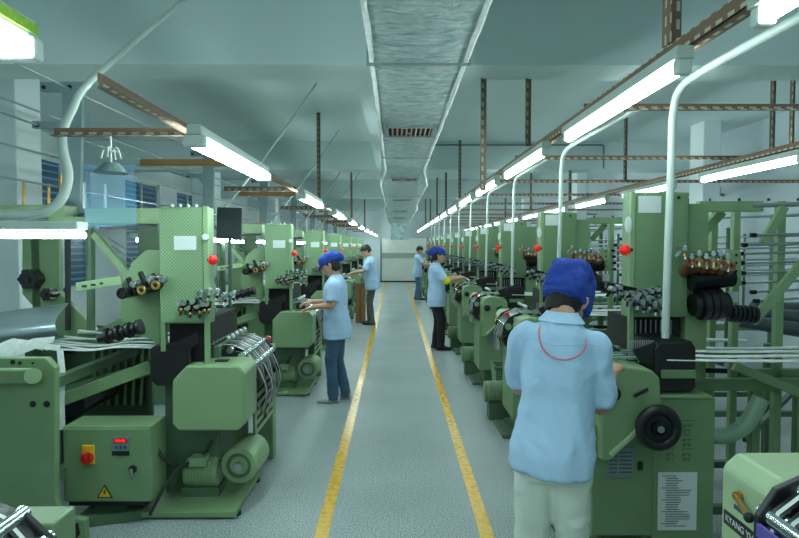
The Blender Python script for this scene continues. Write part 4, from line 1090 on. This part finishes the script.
def person(pos, heading, H, label, shirt, trouser, shoe, cap=None, hair='short', head_pitch=.35, head_yaw=0., lean=.0, side=0.,
           hands=None, elbows=None, hemz=None, sleeve=.82, neck=(.012, .565), slv=1., feet=((-.09, .0), (.09, .04)), voxel=.0065, female=True, lanyard=False, armband=False, width=1.0, curl=.9):
    """heading: direction the chest faces (radians, 0 = +X). hands / elbows: world points (left, right)."""
    R = empty('person', pos); tag(R, label, 'person')
    fw = Vector((math.cos(heading), math.sin(heading), 0)); rt = Vector((fw.y, -fw.x, 0)); up = Vector((0, 0, 1)); o = Vector(pos)
    S = H/1.62
    def B(r, f, u): return o+rt*r*S+fw*f*S+up*u*S
    # spine
    pel = B(0, 0, .86); lv = (fw*math.sin(lean)+rt*math.sin(side)+up*math.cos(lean)*math.cos(side)).normalized()
    bf = (fw-lv*fw.dot(lv)).normalized(); br = (rt-lv*rt.dot(lv)).normalized()
    def T(r, f, u): return pel+br*r*S+bf*f*S+lv*u*S      # torso frame, u from the pelvis
    body = MB()
    tors = [(-.10, .125, .088, 0), (0, .142, .098, 0), (.10, .126, .09, .0), (.20, .12, .084, .005), (.31, .136, .098, .01), (.40, .145, .095, .0), (.45, .12, .07, -.008), (.48, .07, .056, -.012), (.51, .054, .054, -.01)]
    body.loft([ell(T(0, f, u), a*S*width, b*S, br, bf) for u, a, b, f in tors])
    # head and neck
    nk0 = T(0, -.012, .48); 
    hb = T(0, neck[0], neck[1])                 # skull base
    hm = Matrix((br, bf, lv)).transposed() @ Matrix.Rotation(-head_yaw, 3, 'Z') @ Matrix.Rotation(-head_pitch, 3, 'X')
    def Hd(x, y, z): return hb+hm @ (Vector((x, y, z))*S)
    body.tube([nk0, T(0, neck[0]*.5-.012, .53), Hd(0, -.015, .04)], [.055*S, .047*S, .05*S], n=14)
    hx, hy = hm @ Vector((1, 0, 0)), hm @ Vector((0, 1, 0))
    hr = [(-.03, .022, .022, .060), (-.015, .042, .045, .045), (.015, .056, .066, .026), (.05, .065, .084, .012), (.085, .069, .094, .004), (.12, .071, .097, -.002), (.15, .067, .092, -.006), (.175, .054, .074, -.008), (.192, .03, .042, -.008), (.198, .008, .01, -.008)]
    body.loft([ell(Hd(0, y, z), a*S, b*S, hx, hy, sq=2.1) for z, a, b, y in hr])
    # nose, lips ridge, brow, ears
    body.tube([Hd(0, .094, .088), Hd(0, .106, .066), Hd(0, .112, .052), Hd(0, .094, .044)], [.007*S, .010*S, .013*S, .008*S], n=8)
    body.tube([Hd(-.02, .083, .018), Hd(0, .091, .02), Hd(.02, .083, .018)], [.006*S, .009*S, .006*S], n=8)
    for s in (-1, 1):
        body.tube([Hd(s*.066, -.004, .04), Hd(s*.076, -.01, .06), Hd(s*.078, -.014, .08), Hd(s*.068, -.004, .086)], [.009*S, .013*S, .013*S, .008*S], n=8)
    # legs
    hips, knees, ankles = [], [], []
    for s, (fr, ff) in zip((-1, 1), feet):
        hp = B(s*.078*min(1, width*1.02), 0, .86); an = B(fr, ff, .075); kn = hp.lerp(an, .5)+fw*.035*S
        hips.append(hp); knees.append(kn); ankles.append(an)
        body.tube([hp+up*.05*S, hp-up*.1*S, kn, kn.lerp(an, .3), an, an-up*.05*S], [.070*S, .068*S, .046*S, .046*S, .034*S, .034*S], n=14)
        body.tube([an-up*.035*S-fw*.03*S, an-up*.045*S+fw*.06*S, an-up*.055*S+fw*.14*S], [(.034*S, .03*S), (.038*S, .024*S), (.032*S, .014*S)], n=10)
    # arms
    sh = [T(-.158*width, -.005, .408), T(.158*width, -.005, .408)]
    wr = []
    for i, s in enumerate((-1, 1)):
        E, W = Vector(elbows[i]), Vector(hands[i]); wr.append(W)
        body.tube([T(s*.10*width, -.005, .41), sh[i], sh[i].lerp(E, .5), E, E.lerp(W, .35), W], [.040*S, .040*S, .038*S, .036*S, .037*S, .024*S], n=14)
        # hand: palm, four fingers, thumb
        d = (W-E).normalized(); d = (d+Vector((0, 0, -.25))).normalized()
        nrm = up-d*up.dot(d); nrm.normalize()               # back of the hand up
        ac = d.cross(nrm)*(1 if s > 0 else -1)               # towards the little finger side is +ac
        k = S
        body.loft([ell(W-d*.005*k, .024*k, .018*k, ac, nrm), ell(W+d*.03*k, .034*k, .016*k, ac, nrm), ell(W+d*.065*k, .039*k, .0145*k, ac, nrm), ell(W+d*.085*k, .037*k, .012*k, ac, nrm)])
        for j, (off, L) in enumerate(((-.029, .070), (-.0095, .078), (.010, .073), (.029, .057))):
            p = W+d*.080*k+ac*off*k; pts = [p-d*.015*k, p]; dd = d.copy()
            for q in range(3):
                ang = (.25+.1*j*.3, curl*.55, curl*.5)[q]
                dd = (dd*math.cos(ang)-nrm*math.sin(ang)*1.0 if q == 0 else (dd*math.cos(ang)+dd.cross(ac).normalized()*math.sin(ang)*(1 if (dd.cross(ac)).dot(nrm) < 0 else -1))).normalized()
                p = p+dd*L*k*(.45, .31, .24)[q]; pts.append(p)
            body.tube(pts, [.0095*k, .0092*k, .0086*k, .0078*k, .0062*k], n=8, sub=3)
        p = W+d*.022*k-ac*.028*k
        body.tube([p, p+(d*.5-ac*.85)*.028*k-nrm*.006*k, p+(d*.85-ac*.95)*.045*k-nrm*.016*k, p+(d*1.2-ac*.85)*.058*k-nrm*.024*k], [.0125*k, .0115*k, .0098*k, .0072*k], n=8, sub=3)
    remeshed(body, 'body', 'skin', R, voxel, 3)
    # ---- clothes
    vs = max(voxel*1.35, .009)
    sm = MB()
    hem = hemz if hemz is not None else (-.16 if female else -.13)
    prof = [(hem, .196, .145, .0), (hem+.08, .194, .147, .0), (.0, .190, .142, .0), (.10, .172, .128, .004), (.20, .164, .120, .006), (.31, .172, .128, .008), (.40, .176, .120, .0), (.445, .158, .102, -.01), (.475, .115, .086, -.012), (.502, .068, .07, -.01)]
    sm.loft([ell(T(0, f, u), a*S*width, b*S, br, bf, n=28) for u, a, b, f in prof])
    for i, s in enumerate((-1, 1)):
        E = Vector(elbows[i]); e2 = sh[i].lerp(E, sleeve)
        sm.tube([T(s*.08*width, -.005, .408), T(s*.160*width, -.005, .408), sh[i].lerp(E, .3), sh[i].lerp(E, .6), e2], [.07*S*slv, .072*S*slv, .066*S*slv, .066*S*slv, .068*S*slv], n=16)
    seed = pos[0]*3+pos[1]
    def folds(p):
        u = (p-pel).dot(lv)/S; r = (p-pel).dot(br)
        a = noise.noise((r*9+seed, u*3.2, (p-pel).dot(bf)*6)); b = noise.noise((r*20+seed, u*9+r*12, 3))
        c = noise.noise((r*5+u*7+seed, u*2.5-r*6, 8)); return S*(.013*a+.006*b+.007*(1-abs(c)*3 if abs(c) < .33 else 0))
    so = remeshed(sm, 'shirt', shirt, R, vs, 6, folds)
    # collar
    cm = MB()
    ring = lambda u, a, b, f: ell(T(0, f, u), a*S, b*S, br, bf, n=24, sq=2.05)
    cm.loft([ring(.480, .082, .076, -.014), ring(.525, .060, .060, -.008), ring(.527, .055, .055, -.008), ring(.50, .056, .056, -.008)], caps=False)
    cm.loft([ring(.522, .061, .061, -.009), ring(.490, .088, .083, -.016), ring(.486, .086, .080, -.016)], caps=False)
    cm.build('collar', shirt, R, smooth=True)
    hemr = MB(); hemr.loft([ell(T(0, 0, hem+.022), .190*S*width, .140*S, br, bf, n=28), ell(T(0, 0, hem+.004), .190*S*width, .140*S, br, bf, n=28)], caps=False)
    tm = MB()
    tm.loft([ell(B(0, 0, u), a*S*width, b*S, rt, fw, n=22) for u, a, b in ((.93, .140, .10), (.88, .152, .110), (.80, .160, .118), (.74, .150, .11))])
    for s, hp, kn, an in zip((-1, 1), hips, knees, ankles):
        tm.tube([hp+up*.03*S, hp-up*.10*S, kn+up*.05*S, kn-up*.06*S, an+up*.04*S, an-up*.045*S], [.086*S, .085*S, .068*S, .064*S, .060*S, .066*S], n=16)
    def tf(p):
        return S*(.007*noise.noise((p.x*14+seed, p.y*14, p.z*5))+.005*noise.noise((p.x*10, p.y*10+seed, p.z*22)))
    remeshed(tm, 'trousers', trouser, R, vs, 4, tf)
    for an in ankles:
        b = MB(); z0 = .0
        def sl(f, w, h, zc): return [Vector((an.x, an.y, 0))+fw*f*S+rt*w*S*math.cos(2*PI*i/14)+up*(max(0.004, (zc+h*math.sin(2*PI*i/14))*S)) for i in range(14)]
        b.loft([sl(-.075, .012, .02, .035), sl(-.065, .034, .04, .045), sl(-.02, .04, .05, .05), sl(.05, .043, .04, .04), (sl(.11, .045, .03, .03)), sl(.155, .036, .022, .025), sl(.178, .012, .012, .018)])
        b.build('shoe', shoe, R, smooth=True)
    # face
    for s in (-1, 1):
        MB().ball(Hd(s*.030, .083, .080), .009*S, .006*S, .006*S, 10, 6).build('eye', 'eye', R, smooth=True)
        MB().tube([Hd(s*.018, .091, .097), Hd(s*.032, .089, .101), Hd(s*.046, .08, .097)], .0035*S, n=6).build('eyebrow', 'hair', R, smooth=True)
    MB().tube([Hd(-.02, .0875, .017), Hd(0, .097, .019), Hd(.02, .0875, .017)], [.004*S, .0065*S, .004*S], n=6).build('mouth', 'lip', R, smooth=True)
    # hair
    hm_ = MB()
    if hair == 'short':
        lv_ = [(.03, .06, .05, -.048), (.06, .073, .074, -.030), (.10, .078, .095, -.016), (.14, .080, .105, -.004), (.17, .072, .098, -.004), (.195, .052, .068, -.006), (.21, .014, .02, -.006)]
    else:
        lv_ = [(-.02, .052, .045, -.052), (.02, .066, .062, -.040), (.06, .075, .080, -.026), (.10, .077, .092, -.018), (.13, .076, .099, -.008), (.16, .06, .08, -.008)]
    hm_.loft([ell(Hd(0, y, z), a*S, b*S, hx, hy, n=24, sq=2.1) for z, a, b, y in lv_])
    ho = hm_.build('hair', 'hair', R, smooth=True)
    if cap == 'box':
        c = MB()
        rg = [(.050, .072, .096, -.010), (.055, .078, .100, -.010), (.09, .082, .104, -.012), (.135, .085, .106, -.014), (.17, .085, .104, -.016), (.200, .082, .098, -.018), (.216, .072, .084, -.018), (.221, .03, .03, -.018)]
        rings = []
        for z, a, b_, y in rg:
            rr = ell(Hd(0, y, z), a*S, b_*S, hx, hy, n=36, sq=4.2)
            rr = [p+(p-Hd(0, y, z)).normalized()*.018*S*noise.noise((p.x*15, p.y*15, p.z*9)) for p in rr]
            rings.append(rr)
        c.loft(rings)
        # slack cloth at the back that droops over the band
        c.loft([ell(Hd(-.008, -.078, z), a*S, b_*S, hx, hy, n=24, sq=2.6) for z, a, b_ in ((.035, .05, .014), (.04, .066, .022), (.08, .076, .03), (.13, .076, .03), (.18, .06, .024))])
        remeshed(c, 'cap', 'cap', R, .007, 3, lambda p: .004*noise.noise(p*23))
        b = MB(); b.loft([ell(Hd(0, -.010, .052), .082*S, .104*S, hx, hy, n=30, sq=3), ell(Hd(0, -.010, .072), .087*S, .108*S, hx, hy, n=30, sq=3)], caps=False)
        b.build('cap_band', 'cap', R, smooth=True)
    elif cap == 'bag':
        c = MB()
        rg = [(.10, .078, .104, -.002), (.125, .085, .112, -.006), (.16, .086, .114, -.014), (.19, .072, .10, -.02), (.208, .045, .065, -.024), (.214, .01, .02, -.026)]
        c.loft([ell(Hd(0, y, z), a*S, b_*S, hx, hy, n=28, sq=2.2) for z, a, b_, y in rg])
        c.tube([Hd(0, -.06, .14), Hd(0, -.115, .10), Hd(0, -.14, .065), Hd(0, -.145, .045)], [.075*S, .068*S, .045*S, .015*S], n=16)
        c.tube([Hd(0, .09, .112), Hd(0, .13, .10), Hd(0, .15, .092)], [(.06*S, .010*S), (.05*S, .008*S), (.025*S, .006*S)], n=14, flat=hx)
        remeshed(c, 'cap', 'cap', R, .009, 3, lambda p: .004*noise.noise(p*21))
    if lanyard:
        bv = BVHTree.FromPolygons([v.co.copy()+o for v in so.data.vertices], [tuple(p.vertices) for p in so.data.polygons])
        def snap(p):
            h = bv.ray_cast(p-bf*.6, bf, 2.0)
            return h[0]-bf*.004 if h[0] else p
        pts = [T(-.062, -.02, .495), snap(T(-.075, -.1, .455)), snap(T(-.06, -.1, .40)), snap(T(-.02, -.1, .365)), snap(T(.035, -.1, .362)), snap(T(.085, -.1, .39)), snap(T(.095, -.1, .43)), T(.068, -.01, .492)]
        MB().tube(pts, .0035, n=6).build('lanyard', 'pink', R, smooth=True)
        q = [snap(T(-.155+.031*i, -.1, .415+.004*math.sin(i))) for i in range(11)]
        MB().tube([p+bf*.002 for p in q], .0025, n=6).build('yoke_seam', shirt, R, smooth=True)
    if armband:
        E = Vector(elbows[1 if armband == 'r' else 0]); W = Vector(hands[1 if armband == 'r' else 0]); i = 1 if armband == 'r' else 0
        MB().tube([sh[i].lerp(E, .80), sh[i].lerp(E, .94), E, E.lerp(W, .22)], [.05*S, .053*S, .052*S, .045*S], n=14).build('yellow_sleeve', 'yellow_cloth', R, smooth=True)
    return R

# nearest person, seen from behind, working at the first right loom
hA = rad(72)
person((.625, 2.36, 0), hA, 1.66, 'person in tall blue cap, light blue shirt and pale trousers seen from behind', 'shirt', 'trouser_white', 'shoe_light',
       cap='box', hair='long', head_pitch=.62, head_yaw=.35, lean=.03, side=.06, neck=(.055, .502), slv=.86,
       elbows=((.525, 2.53, 1.08), (.83, 2.40, 1.03)), hands=((.70, 2.74, 1.15), (.945, 2.60, 1.125)), voxel=.006, lanyard=True, width=.82, hemz=-.085, sleeve=.9)
# left row, second loom
person((-.63, 6.44, 0), rad(176), 1.60, 'person in blue cap and jeans with both hands on the second left loom', 'shirt_b', 'jeans', 'shoe_light',
       cap='bag', hair='long', head_pitch=.5, lean=.04, feet=((-.09, .03), (.09, -.07)),
       elbows=((-.66, 6.22, 1.06), (-.72, 6.68, 1.05)), hands=((-.88, 6.30, 1.03), (-.93, 6.62, 1.06)), voxel=.0065)
# far left, leaning over
person((-.50, 12.7, 0), rad(180), 1.70, 'person with short black hair and olive trousers reaching over a far left loom', 'shirt_b', 'trouser_olive', 'shoe_black',
       hair='short', head_pitch=.45, lean=.10, female=False, elbows=((-.66, 12.5, 1.15), (-.68, 12.95, 1.13)), hands=((-.92, 12.55, 1.10), (-.93, 12.85, 1.10)), voxel=.008, width=1.05)
# right row, arms out to the loom
person((.66, 9.65, 0), rad(4), 1.64, 'person in blue cap with a yellow armband and black trousers at a right loom', 'shirt_b', 'trouser_black', 'shoe_black',
       cap='bag', hair='long', head_pitch=.25, lean=.0, feet=((-.09, .0), (.09, .06)), armband='r',
       elbows=((.80, 9.90, 1.12), (.80, 9.42, 1.12)), hands=((1.03, 9.85, 1.17), (1.04, 9.50, 1.17)), voxel=.0075)
person((.67, 18.5, 0), rad(2), 1.66, 'person with black hair in blue shirt and jeans, farthest along the right row', 'shirt_b', 'jeans_light', 'shoe_black',
       hair='short', head_pitch=.35, lean=.05, feet=((-.09, -.02), (.09, .08)),
       elbows=((.84, 18.75, 1.12), (.84, 18.27, 1.1)), hands=((1.1, 18.7, 1.1), (1.1, 18.36, 1.08)), voxel=.009)

# ================================================================== WORLD AND VIEW
wd = bpy.data.worlds.new('world'); SC.world = wd; wd.use_nodes = True
bg = wd.node_tree.nodes['Background']; bg.inputs['Color'].default_value = (*lin((176, 214, 214)), 1); bg.inputs['Strength'].default_value = .9
SC.view_settings.view_transform = 'Standard'
SC.view_settings.look = 'None'
SC.view_settings.exposure = 0.0
SC.cycles.use_denoising = True
SC.cycles.max_bounces = 6
SC.cycles.sample_clamp_indirect = 6
